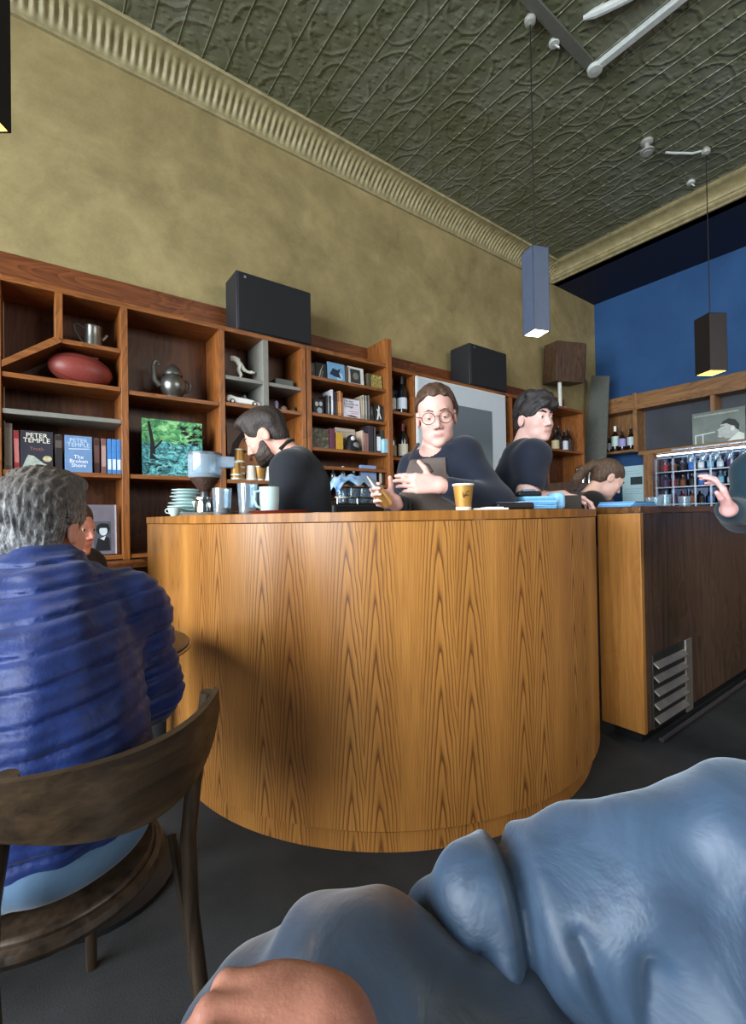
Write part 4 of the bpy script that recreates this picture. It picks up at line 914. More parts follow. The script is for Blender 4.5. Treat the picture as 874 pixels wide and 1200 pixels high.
mo = part('pen_mark', mb, black, pc, local=True); mo.rotation_euler = (0, 0, -YAW)
# right end: payment terminal, blue dockets, tape, dark box
def ringp(lat, d): x, y, z = view_frame(lat, d); return x, y
x, y = ringp(.545, 1.80); Mz = rotz(-YAW+.1)
tm = thing('payment_terminal', 'flat black payment terminal lying near the blue dockets', 'terminal', (x, y, CT+.001))
part('body', MB().obox((0, 0, .014), (.15, .075, .026), Mz), black, tm, local=True, bevel=.008)
part('keypad', MB().obox(Mz @ Vector((-.03, 0, .028)), (.06, .05, .004), Mz), pm('keys_grey', (90, 92, 96), .5), tm, local=True, bevel=.001)
part('screen', MB().obox(Mz @ Vector((.04, 0, .029)), (.05, .055, .004), Mz), pm('screen_glass', (150, 160, 165), .1), tm, local=True, bevel=.001)
x, y = ringp(.68, 1.93); bl = pm('docket_blue', (96, 160, 212), .55, var=.12, scale=90); bl2 = pm('docket_blue_edge', (130, 186, 226), .55, var=.15, scale=120)
for k in range(6):
    Mk = rotz(-YAW+.1+.07*math.sin(k*2.3))
    o = single('docket_pad', MB().obox(Vector((x, y, CT+.0085+.0085*k))+Vector((.004*math.sin(k*3), .003*math.cos(k*5), 0)), (.145-.004*k, .10, .008), Mk), (bl, bl2)[k % 2], ['lowest', 'second', 'third', 'fourth', 'fifth', 'topmost'][k]+' pad in the pile of blue dockets', 'pad', 'blue docket pads', bevel=.001)
x2, y2 = ringp(.79, 1.99)
single('napkin_block', MB().obox((x2, y2, CT+.037), (.052, .09, .072), rotz(-YAW+.1)), bl2, 'upright pale blue block of napkins between docket pile and dark box', 'napkins', bevel=.016)
x3, y3 = ringp(.655, 1.94)
tp = thing('tape_dispenser', 'low black tape holder on top of the blue dockets', 'dispenser', (x3, y3, CT+.0565))
part('holder', MB().obox((0, 0, .011), (.10, .06, .022), rotz(-YAW)), black, tp, local=True, bevel=.008)
part('lid', MB().obox((0, 0, .026), (.05, .045, .01), rotz(-YAW)), pm('lid_blue_grey', (110, 130, 150), .3), tp, local=True, bevel=.004)
x4, y4 = ringp(.925, 2.17)
single('dark_box', MB().obox((x4, y4, CT+.034), (.085, .08, .066), rotz(-YAW)), pm('box_brown_black', (50, 44, 42), .5), 'dark box right of the blue dockets at the counter\'s end', 'box', bevel=.004)
x5, y5 = ringp(.43, 1.71)
single('folded_cloth', MB().obox((x5, y5, CT+.004), (.13, .07, .007), rotz(-YAW)).obox((x5+.02, y5, CT+.009), (.07, .05, .005), rotz(-YAW+.3)), cupw, 'white folded cloth between the gold cup and payment terminal', 'cloth', bevel=.002)
# on the long bar
for k, (c, lab) in enumerate((((88, 148, 200), 'lower blue menu folder on the long bar'), ((126, 176, 216), 'middle blue menu folder on the long bar'), ((90, 140, 190), 'upper blue menu folder on the long bar'))):
    single('menu_folder', MB().obox((2.43+.02*k, 1.11+.01*k, 1.153+.009*k), (.26, .17, .008), rotz(.06*k-.05)), pm('menu_%d' % k, c, .5), lab, 'menu', 'blue menu folders', bevel=.001)
for k, (x, y, h, lab) in enumerate(((2.72, 1.1, .05, 'low clear glass dish on the long bar'), (2.95, 1.14, .07, 'clear tumbler on the long bar near the rack'), (3.12, 1.1, .06, 'small clear tumbler on the long bar by the raised hand'))):
    tumbler(lab, x, y, 1.151, h, .045 if k == 0 else .035, 'glasses on the long bar')
# slim bottles and taps glimpsed between woman and corner
tapst = thing('beer_tap', 'row of slim steel taps behind the ponytailed woman', 'tap', (4.9, 2.9, 0))
part('cabinet', MB().box(4.5, 5.4, 2.62, 2.9, 0, 1.45), W_dk, tapst)
for k in range(4):
    x = 4.85+.13*k; part('tap', MB().tube([(x, 2.75, 1.45), (x, 2.75, 1.62), (x, 2.70, 1.64), (x, 2.68, 1.60)], .014, 10), chrome, tapst)
# ------------------------------------------------------------------ smooth solid bodies
f32 = np.float32
def V3(*p): return np.array(p, f32)
def rc(P, a, b, r1, r2):
    a = V3(*a); b = V3(*b); ab = b-a; t = np.clip(((P-a)@ab)/max(float(ab@ab), 1e-9), 0, 1)
    q = P-a-t[:, None]*ab
    return np.sqrt((q*q).sum(1))-(r1+(r2-r1)*t)
def ell(P, c, r, R=None):
    q = P-V3(*c)
    if R is not None: q = q@R
    r = V3(*r); k0 = np.sqrt(((q/r)**2).sum(1)); k1 = np.sqrt(((q/(r*r))**2).sum(1))+1e-9
    return k0*(k0-1)/k1
def smin(a, b, k):
    h = np.maximum(k-np.abs(a-b), 0)/k; return np.minimum(a, b)-h*h*k*.25
def smax(a, b, k): return -smin(-a, -b, k)

def surf(fn, lo, hi, h):
    """iso-surface of a distance field by surface nets, evaluated only near the surface"""
    B = 8; lo = np.array(lo, float)
    nb = np.ceil((np.array(hi)-lo)/(h*B)).astype(int); n = nb*B
    ci = np.stack(np.meshgrid(*[np.arange(k) for k in nb], indexing='ij'), -1).reshape(-1, 3)
    cc = (lo+(ci*B+(B-1)/2)*h).astype(f32); dc = fn(cc)
    D = np.repeat(np.repeat(np.repeat(np.where(dc < 0, -1, 1).astype(f32).reshape(nb), B, 0), B, 1), B, 2)
    act = np.where(np.abs(dc) < h*B*1.25)[0]
    off = np.stack(np.meshgrid(*[np.arange(B)]*3, indexing='ij'), -1).reshape(-1, 3)
    for s in range(0, len(act), 300):
        bl = ci[act[s:s+300]]; idx = (bl[:, None, :]*B+off[None]).reshape(-1, 3)
        D[idx[:, 0], idx[:, 1], idx[:, 2]] = fn((lo+idx*h).astype(f32))
    S = D < 0; ids, pos, quads = [], [], []
    st = np.array([n[1]*n[2], n[2], 1])
    for a in range(3):
        b, c = (a+1) % 3, (a+2) % 3
        s0 = [slice(None)]*3; s1 = [slice(None)]*3; s0[a] = slice(0, -1); s1[a] = slice(1, None)
        s0, s1 = tuple(s0), tuple(s1)
        e = np.argwhere(S[s0] != S[s1])
        e = e[(e[:, b] > 0) & (e[:, c] > 0)]
        if not len(e): continue
        e1 = e.copy(); e1[:, a] += 1
        d0 = D[e[:, 0], e[:, 1], e[:, 2]]; d1 = D[e1[:, 0], e1[:, 1], e1[:, 2]]
        p = e.astype(float); p[:, a] += np.clip(d0/(d0-d1), .02, .98)
        q = []
        for (ob, oc) in ((-1, -1), (0, -1), (0, 0), (-1, 0)):
            c_ = e.copy(); c_[:, b] += ob; c_[:, c] += oc
            k = c_@st; q.append(k); ids.append(k); pos.append(p)
        q = np.stack(q, 1); flip = d0 >= 0; q[flip] = q[flip][:, ::-1]; quads.append(q)
    ids = np.concatenate(ids); pos = np.concatenate(pos); quads = np.concatenate(quads)
    u, inv = np.unique(ids, return_inverse=True); cnt = np.bincount(inv)
    v = np.stack([np.bincount(inv, pos[:, k])/cnt for k in range(3)], 1)
    return lo+v*h, np.searchsorted(u, quads)

def surf_mesh(name, fn, lo, hi, h, mats, pick=None):
    v, q = surf(fn, lo, hi, h)
    me = bpy.data.meshes.new(name)
    me.vertices.add(len(v)); me.vertices.foreach_set('co', v.astype(f32).ravel())
    me.loops.add(q.size); me.loops.foreach_set('vertex_index', q.ravel().astype(np.int32))
    me.polygons.add(len(q)); me.polygons.foreach_set('loop_start', np.arange(0, q.size, 4, dtype=np.int32))
    me.polygons.foreach_set('use_smooth', np.ones(len(q), bool))
    for m_ in (mats if isinstance(mats, list) else [mats]): me.materials.append(m_)
    if pick is not None: me.polygons.foreach_set('material_index', pick(v[q].mean(1)).astype(np.int32))
    me.update(calc_edges=True); me.validate()
    return me

class Field:
    """list of round cones / ellipsoids joined smoothly; skips shapes far from the sample block"""
    def __init__(s, k=.03): s.it = []; s.k = k
    def cone(s, a, b, r1, r2=None, k=None): s.it.append(('c', a, b, r1, r1 if r2 is None else r2, k)); return s
    def ell(s, c, r, R=None, k=None): s.it.append(('e', c, r, R, None, k)); return s
    def __call__(s, P):
        d = None
        for t in s.it:
            q = rc(P, *t[1:5]) if t[0] == 'c' else ell(P, t[1], t[2], t[3])
            d = q if d is None else smin(d, q, t[5] or s.k)
        return d
    def box(s, pad=.04):
        lo, hi = np.full(3, 9.), np.full(3, -9.)
        for t in s.it:
            if t[0] == 'c':
                for p, r in ((t[1], t[3]), (t[2], t[4])): lo = np.minimum(lo, np.array(p)-r); hi = np.maximum(hi, np.array(p)+r)
            else:
                r = max(t[2]) if t[3] is not None else np.array(t[2]); lo = np.minimum(lo, np.array(t[1])-r); hi = np.maximum(hi, np.array(t[1])+r)
        return lo-pad, hi+pad

def frame_from(f, up=(0, 0, 1)):
    Y = np.array(f, float); Y /= np.linalg.norm(Y); X = np.cross(Y, up); X /= np.linalg.norm(X); Z = np.cross(X, Y)
    return np.stack([X, Y, Z], 1)
class Head:
    """face looks along f; person's right is +x; origin half way up the head, between the eyes"""
    def __init__(s, c, f, up=(0, 0, 1), sc=1.0): s.c = np.array(c, float); s.R = frame_from(f, up); s.s = sc; s.Rf = s.R.astype(f32)
    def loc(s, P): return ((P-s.c.astype(f32))@s.Rf)/f32(s.s)
    def at(s, *p): return tuple(s.c+s.R@(np.array(p)*s.s))
    def skin(s, P):
        q = s.loc(P); m_ = q*V3(1, 1, 1); m_[:, 0] = np.abs(m_[:, 0])
        d = smin(ell(q, (0, -.015, .04), (.074, .095, .085)), ell(q, (0, .025, -.03), (.062, .066, .094)), .03)
        d = smin(d, ell(m_, (.02, .032, -.078), (.036, .05, .036)), .03)
        d = smin(d, ell(q, (0, .078, -.106), (.022, .018, .015)), .022)
        d = smin(d, rc(m_, (0, .082, .021), (.036, .074, .021), .011, .009), .018)
        d = smin(d, ell(m_, (.042, .06, -.03), (.02, .02, .02)), .025)
        d = smax(d, -ell(m_, (.032, .100, .001), (.019, .017, .011)), .012)
        d = np.minimum(d, ell(m_, (.031, .0765, 0), (.0135, .0135, .0135)))
        d = smin(d, rc(m_, (.016, .085, .0085), (.045, .074, .006), .0042, .003), .006)
        d = smin(d, rc(q, (0, .086, .008), (0, .107, -.034), .007, .0105), .010)
        d = smin(d, ell(m_, (.0125, .096, -.040), (.0085, .011, .008)), .006)
        d = smin(d, ell(q, (0, .0880, -.0645), (.021, .008, .0044)), .007)
        d = smin(d, ell(q, (0, .0868, -.0735), (.018, .0085, .0046)), .007)
        d = smin(d, ell(m_, (.077, -.014, -.012), (.009, .021, .033)), .008)
        d = smax(d, -ell(m_, (.088, -.008, -.01), (.009, .011, .021)), .006)
        return d*f32(s.s)
    def pick(s, lids=0.0, first=0):
        def g(C):
            q = ((C-s.c)@s.R)/s.s; x = np.abs(q[:, 0]); z = q[:, 2]; y = q[:, 1]; o = np.zeros(len(C), int)
            o[(y > .083) & (x < .019*(1-((z+.069)/.012)**2*.5)) & (z < -.063) & (z > -.0755)] = 1
            e = ((x-.031)/.0125)**2+((z+lids*.004)/(.0058*(1-.5*lids)))**2 < 1; o[e & (y > .075)] = 2
            i = (x-.031)**2+(z+lids*.003)**2 < .0056**2; o[i & e & (y > .075)] = 3
            return o
        return g
    def brows(s, thick=.0042, z=.026):
        F = Field(.004)
        for k in (-1, 1):
            F.cone(s.at(k*.014, .092, z-.003), s.at(k*.032, .088, z+.003), thick*s.s, thick*s.s).cone(s.at(k*.032, .088, z+.003), s.at(k*.05, .076, z-.002), thick*s.s, thick*.5*s.s)
        return F

def hand(F, w, D, N, size=1.0, curl=(.5, .6, .5), thumb=(.8, .5, .3), side=1, curls=None, k=.010):
    """palm with four unequal jointed fingers and a thumb off its side; D towards fingertips, N out of the palm"""
    D = np.array(D, float); D /= np.linalg.norm(D); N = np.array(N, float); N -= D*(N@D); N /= np.linalg.norm(N)
    W = np.cross(D, N)*side; w = np.array(w, float); z = size
    offs = (.030, .0105, -.0095, -.028); base = (.088, .092, .087, .078); ln = (.95, 1.06, .98, .78); rr = (.0092, .0095, .009, .008)
    for i in range(4):
        kn = w+D*base[i]*z+W*offs[i]*z
        F.cone(tuple(w+W*offs[i]*.55*z), tuple(kn), .0135*z, .0115*z, k=.014)
        p = kn; a = 0; cu = (curls[i] if curls else curl)
        for j, L in enumerate((.043, .026, .021)):
            a += cu[j]; dd = D*math.cos(a)+N*math.sin(a); q = p+dd*L*ln[i]*z
            F.cone(tuple(p), tuple(q), rr[i]*(1-.10*j)*z, rr[i]*(1-.10*(j+1))*z, k=.005); p = q
    F.cone(tuple(w+W*.018*z+N*.006*z), tuple(w+D*.05*z+W*.026*z+N*.006*z), .017*z, .014*z, k=.014)
    tb = w+D*.035*z+W*.030*z+N*.006*z
    td = W*thumb[0]+D*thumb[1]+N*thumb[2]; td /= np.linalg.norm(td)
    t1 = tb+td*.04*z; td2 = td+D*.35+N*.1; td2 /= np.linalg.norm(td2); t2 = t1+td2*.032*z
    F.cone(tuple(tb), tuple(t1), .0125*z, .0105*z, k=.01).cone(tuple(t1), tuple(t2), .0105*z, .0085*z, k=.005)

skinm = lambda n, c: pm(n, c, .5, var=.06, scale=30, spec=.35)
lipm = lambda n, c: pm(n, c, .45, var=.05)
eyew = pm('eye_white', (216, 212, 206), .25, var=.02); iris = pm('eye_iris', (46, 34, 28), .2, var=.05)
def hairmat(n, c, hi):
    t = NT(n); co = t.coord(); a = t.noise(t.mapping(co, (70, 70, 26)), 2.0, 4, .7, .5)
    t.bump(a, .7, .006)
    return t.fin(t.ramp(a, [(.32, srgb(*c)), (.68, srgb(*hi))]), .5, 0, .4)
def fabric(n, c, rough=.8, var=.12, sheen=.15): return pm(n, c, rough, var=var, scale=14, spec=.25, sheen=sheen)

def person(label, lat, d, cat='person'):
    x, y, _ = view_frame(lat, d); o = thing('person', label, cat, (x, y, 0), None, -YAW); return o
def clothe(root, name, fn, box, h, mat, label=None, pick=None):
    me = surf_mesh(name, fn, box[0], box[1], h, mat, pick)
    return part(name, me, None, root, smooth=False, local=True, label=label)
def wr(P, amp, fx, fy, fz, ph=0):
    return amp*(np.sin(P[:, 0]*fx+P[:, 2]*fz*.6+ph)*np.sin(P[:, 1]*fy-P[:, 2]*fz+1.3*ph))
def hair_base(H, P, lift=.0, front=.058, low=-.055, ear=True):
    q = H.loc(P); m_ = q.copy(); m_[:, 0] = np.abs(m_[:, 0])
    d = ell(q, (0, -.020, .045), (.083+lift, .103+lift, .088+lift))
    d = smin(d, ell(q, (0, -.055, -.03), (.064, .052, .055)), .03)
    cut = ell(q, (0, .095, -.035), (.070, .075, .035+front))       # the face
    d = smax(d, -cut, .01)
    d = smax(d, low-q[:, 2]-np.clip(-q[:, 1], -.1, .03)*.8, .01)       # nape
    d = smax(d, -ell(m_, (.085, .0, -.035), (.03, .034, .046)), .008)  # round the ears
    return d, q, m_
def legs(F, hipx, hipy, z0, wid=.09, depth=0, dirx=1, diry=0):
    """standing trousers from the hips to the floor"""
    for s in (-1, 1):
        a = (hipx+s*wid*dirx, hipy+s*wid*diry, z0); kx = (hipx+s*(wid+.01)*dirx, hipy+s*(wid+.01)*diry, .5); an = (kx[0], kx[1], .1)
        F.cone(a, kx, .095, .066).cone(kx, an, .066, .05)
    return F

# the local frame of every person: x to the right of the picture, y away from the camera, z up
# ------------------------------------------------------------------ bearded bartender in profile
def build_bearded():
    r = person('person with dark beard in black apron and jumper, head bowed, at the counter\'s left', -.36, 2.2)
    H = Head((-.150, 0, 1.515), (-.86, .02, -.50), (-.1, 0, 1), 1.0)
    F = Field(.04)
    sh = {-1: (-.02, -.17, 1.345), 1: (.02, .17, 1.335)}
    F.cone(H.at(0, -.03, -.05), (-.005, 0, 1.40), .054, .06)
    F.cone((-.0, -.12, 1.345), (-.0, .12, 1.345), .075, .075).ell((.02, 0, 1.22), (.12, .165, .2)).ell((.045, 0, 1.0), (.115, .155, .18))
    els = {-1: (-.07, -.20, 1.06), 1: (-.06, .21, 1.07)}; wrs = {-1: (-.30, -.10, 1.075), 1: (-.30, .10, 1.08)}
    for s in (-1, 1):
        F.cone(sh[s], els[s], .052, .042).cone(els[s], wrs[s], .042, .028)
        hand(F, wrs[s], (-.95, .2*-s, .05), (0, 0, -1), .95, (.5, .5, .4), side=s*1)
    fn = lambda P: smin(H.skin(P), F(P), .012)
    b = F.box(); lo = np.minimum(b[0], (-.32, -.3, .85)); hi = np.maximum(b[1], (.2, .3, 1.68))
    sk = skinm('skin_fair', (202, 152, 134))
    part('body', surf_mesh('body', fn, lo, hi, .0048, [sk, lipm('lip_rose', (184, 130, 116)), eyew, iris], H.pick(.8)), None, r, smooth=False, local=True)
    S = Field(.05)
    S.cone((.012, -.04, 1.385), (.012, .04, 1.385), .066).cone((0, -.13, 1.34), (0, .13, 1.34), .088).ell((.025, 0, 1.21), (.138, .185, .22)).ell((.05, 0, .98), (.13, .17, .2))
    for s in (-1, 1):
        S.cone(sh[s], els[s], .068, .058).cone(els[s], tuple(np.array(els[s])*.25+np.array(wrs[s])*.75), .058, .042)
    def shirt(P): return smax(S(P)+wr(P, .0045, 24, 20, 30), rc(P, H.at(0, -.015, -.02), (-.02, 0, 1.42), .07, .062)*-1, .01)
    clothe(r, 'jumper', shirt, S.box(), .007, fabric('cloth_black_blue', (26, 29, 36)))
    T = legs(Field(.04), .05, 0, .9, .09, dirx=0, diry=1); T.ell((.05, 0, .92), (.13, .16, .12))
    for s in (-1, 1): T.cone((.05, s*.1, .045), (-.1, s*.1, .04), .045, .04)
    clothe(r, 'trousers', lambda P: np.maximum(T(P), .004-P[:, 2]), T.box(), .012, fabric('cloth_black', (24, 24, 26)))
    A = MB().tube([H.at(-.058, -.035, -.105), H.at(-.04, -.088, -.088), H.at(0, -.105, -.083), H.at(.04, -.088, -.088), H.at(.058, -.035, -.105)], .009, 8)
    part('apron_strap', A, fabric('cloth_strap', (16, 16, 18)), r, local=True)
    def hair(P):
        d, q, m_ = hair_base(H, P, .004, .052, -.06)
        d = smin(d, ell(q, (0, .035, .108), (.058, .07, .034)), .03)
        d = smax(d, -ell(q, (0, .10, .02), (.066, .05, .062)), .01)
        d = smax(d, -ell(m_, (.1, -.01, -.02), (.032, .05, .07)), .02)
        return (d+.0028*np.sin(q[:, 0]*150+q[:, 1]*30)*np.sin(q[:, 1]*60))*H.s
    clothe(r, 'hair', hair, (H.c-.15, H.c+.16), .0045, hairmat('hair_dark', (26, 22, 22), (66, 54, 48)))
    def beard(P):
        q = H.loc(P); m_ = q.copy(); m_[:, 0] = np.abs(m_[:, 0])
        d = smin(ell(q, (0, .026, -.036), (.0645, .066, .092)), ell(m_, (.02, .033, -.082), (.041, .054, .040)), .03)
        d = smin(d, ell(q, (0, .075, -.109), (.027, .022, .020)), .02)
        d = smax(d, q[:, 2]+.045-1.5*np.clip(.05-q[:, 1], 0, .05), .008); d = smax(d, .004-q[:, 1]-.002, .01)
        d = np.maximum(d, -ell(q, (0, .1, -.07), (.024, .03, .011)))
        return (d+.0018*np.sin(q[:, 0]*210)*np.sin(q[:, 2]*190+q[:, 1]*90))*H.s
    clothe(r, 'beard', beard, (H.c-.16, H.c+.14), .0045, hairmat('beard_dark', (34, 27, 25), (78, 60, 50)))
    me = surf_mesh('eyebrows', H.brows(), *H.brows().box(.01), .003, hairmat('brow_dark', (34, 26, 24), (50, 40, 36)))
    part('eyebrows', me, None, r, smooth=False, local=True)
build_bearded()

# ------------------------------------------------------------------ bespectacled bartender
def build_glasses():
    r = person('person in round glasses, navy shirt and brown apron holding a gold cylinder', .27, 2.0)
    H = Head((.012, 0, 1.555), (-.10, -.96, -.26), (-.07, 0, 1), 1.05)
    F = Field(.04)
    F.cone(H.at(0, -.03, -.06), (.0, .03, 1.385), .054, .062)
    shR, shL = (-.075, .06, 1.325), (.135, -.02, 1.375)
    F.cone(shR, shL, .058, .056).ell((.015, .02, 1.22), (.14, .10, .2)).ell((.0, .04, 1.02), (.155, .115, .18))
    eR, eL = (-.155, -.04, 1.13), (.235, -.11, 1.165); wR, wL = (-.180, -.21, 1.165), (-.005, -.235, 1.235)
    F.cone(shR, eR, .05, .042).cone(eR, wR, .042, .029).cone(shL, eL, .048, .045).cone(eL, wL, .045, .03)
    # left hand laid on the apron, thumb up; right hand closed round the cylinder
    hand(F, (-.018, -.243, 1.235), (-.97, -.04, .10), (.05, .95, -.1), 1.02, thumb=(.75, .5, -.1), side=-1, curls=((.25, .35, .3), (.3, .45, .3), (.35, .5, .35), (.35, .55, .4)))
    hand(F, (-.185, -.222, 1.170), (-.75, -.50, .30), (.30, -.80, .15), .95, curls=((.35, .85, .7), (.4, .95, .8), (.45, 1.0, .8), (.5, 1.05, .8)), thumb=(.8, .5, .5), side=1)
    fn = lambda P: smin(H.skin(P), F(P), .012)
    b = F.box(); lo = np.minimum(b[0], (-.3, -.4, .85)); hi = np.maximum(b[1], (.2, .3, 1.72))
    part('body', surf_mesh('body', fn, lo, hi, .0045, [skinm('skin_pale', (208, 162, 150)), lipm('lip_pink', (192, 138, 128)), eyew, iris], H.pick(.9)), None, r, smooth=False, local=True)
    S = Field(.045)
    S.cone(shR, (.12, -.01, 1.375), .078, .082).ell((.03, .02, 1.22), (.165, .13, .22)).ell((.0, .04, .98), (.17, .13, .2))
    S.cone(shR, eR, .068, .06).cone(eR, tuple(np.array(eR)*.18+np.array(wR)*.82), .06, .046)
    S.cone(shL, eL, .072, .066).cone(eL, tuple(np.array(eL)*.14+np.array(wL)*.86), .068, .046)
    S.cone((.055, .035, 1.43), (.01, .07, 1.44), .045, .04, k=.02).cone((.055, .02, 1.435), (.05, -.06, 1.40), .03, .02, k=.02)
    def shirt(P):
        d = S(P)+wr(P, .006, 22, 24, 26, .7)
        d = smax(d, -rc(P, H.at(0, -.02, -.05), (-.005, -.01, 1.40), .064, .06), .008)
        return smax(d, -rc(P, (-.015, -.12, 1.39), (-.02, -.16, 1.345), .022, .004), .006)
    clothe(r, 'shirt', shirt, S.box(), .0065, fabric('cloth_navy', (18, 24, 39)))
    # apron bib and skirt: a shell in front of the shirt
    def apron(P):
        d = np.abs(S(P)-.006)-.0035
        xl = P[:, 0]; zt = P[:, 2]
        d = np.maximum(d, P[:, 1]+.0)
        d = np.maximum(d, zt-1.362-.0*xl); d = np.maximum(d, .74-zt)
        d = np.maximum(d, xl-(.035+np.clip(1.30-zt, 0, .3)*.55)); d = np.maximum(d, -.165-xl+np.clip(zt-1.2, 0, .2)*.35)
        arms = np.minimum(rc(P, eL, wL, .085, .06), rc(P, shL, eL, .10, .085)); arms = np.minimum(arms, np.minimum(rc(P, shR, eR, .085, .07), rc(P, eR, wR, .07, .05)))
        d = np.maximum(d, -arms)
        return np.maximum(d, -F(P))
    clothe(r, 'apron', apron, ((-.24, -.24, .74), (.24, .1, 1.40)), .0045, fabric('cloth_apron', (88, 76, 70), .75))
    q = MB().tube([(-.115, -.10, 1.355), (-.09, -.075, 1.40), (-.07, -.02, 1.43)], .008, 6)
    part('apron_strap', q, fabric('cloth_apron_strap', (50, 48, 52)), r, local=True)
    q = MB().tube([(-.075, -.148, 1.335), (-.045, -.155, 1.325), (-.03, -.158, 1.30), (-.05, -.16, 1.27)], .006, 6)
    part('apron_loop', q, fabric('cloth_loop', (60, 52, 48)), r, local=True)
    bt = MB().tube([(-.062+.022*math.cos(a), -.215, 1.275+.022*math.sin(a)) for a in np.linspace(-.6, 2.2, 9)], .0045, 6)
    part('apron_ring', bt, pm('ring_dark_gold', (60, 54, 40), .3, .7), r, local=True)
    T = legs(Field(.04), 0, .05, .9, .09)
    T.ell((0, .05, .92), (.165, .13, .12))
    for s in (-1, 1): T.cone((s*.1, .06, .045), (s*.1, -.1, .04), .045, .04)
    clothe(r, 'trousers', lambda P: np.maximum(T(P), .004-P[:, 2]), T.box(), .012, fabric('cloth_black', (24, 24, 26)))
    def hair(P):
        d, q, m_ = hair_base(H, P, .002, .088, -.055)
        d = smax(d, q[:, 1]-(-.012+.86*np.clip(q[:, 2], 0, .14)+.005*np.sin(q[:, 0]*150)+.010*np.cos(q[:, 0]*42)), .008)
        d = smin(d, ell(q, (-.066, -.055, .02), (.036, .036, .045)), .02)
        return (d+.0042*np.sin(q[:, 0]*130+q[:, 1]*25)*np.sin(q[:, 1]*55+1))*H.s
    clothe(r, 'hair', hair, (H.c-.16, H.c+.17), .0045, hairmat('hair_brown', (44, 30, 24), (96, 70, 54)))
    me = surf_mesh('eyebrows', H.brows(.0034), *H.brows().box(.01), .003, hairmat('brow_brown', (92, 62, 48), (120, 86, 66)))
    part('eyebrows', me, None, r, smooth=False, local=True)
    gl = MB(); 
    for s in (-1, 1):
        gl.tube([H.at(s*.034+.025*math.cos(a), .108-.006*abs(math.cos(a))*0, -.002+.023*math.sin(a)) for a in np.linspace(0, 2*PI, 29)[:-1]], .0017, 6, closed=True)
        gl.tube([H.at(s*.059, .107, .003), H.at(s*.079, .04, .006), H.at(s*.08, -.015, .0), H.at(s*.078, -.03, -.012)], .0015, 6)
    gl.tube([H.at(-.0095, .108, .003), H.at(0, .112, .006), H.at(.0095, .108, .003)], .0015, 6)
    g = part('spectacles', gl, pm('frame_bronze', (74, 52, 44), .3, .6), r, local=True)
    return r
build_glasses()
# gold cylinder he holds
x, y, _ = view_frame(.058, 1.705)
tp = thing('gold_tamper', 'gold metal cylinder with tapered grey top in the bespectacled bartender\'s hand', 'tool', (x, y, 1.162), None, -YAW)
Mt_ = Matrix(rotz(0)) @ roty(-.62) @ rotx(.15)
gm = pm('brushed_gold', (196, 156, 92), .3, .8, .08)
part('barrel', MB().lathe([(0, 0), (.021, 0), (.0225, .004), (.0215, .062), (.023, .066), (.021, .07), (0, .07)], (0, 0, 0), 26, Mt_), gm, tp, local=True)
part('tapered_top', MB().lathe([(.021, .07), (.019, .085), (.010, .115), (.007, .135), (0, .136)], (0, 0, 0), 24, Mt_), pm('tamper_grey', (140, 142, 144), .3, .7), tp, local=True)

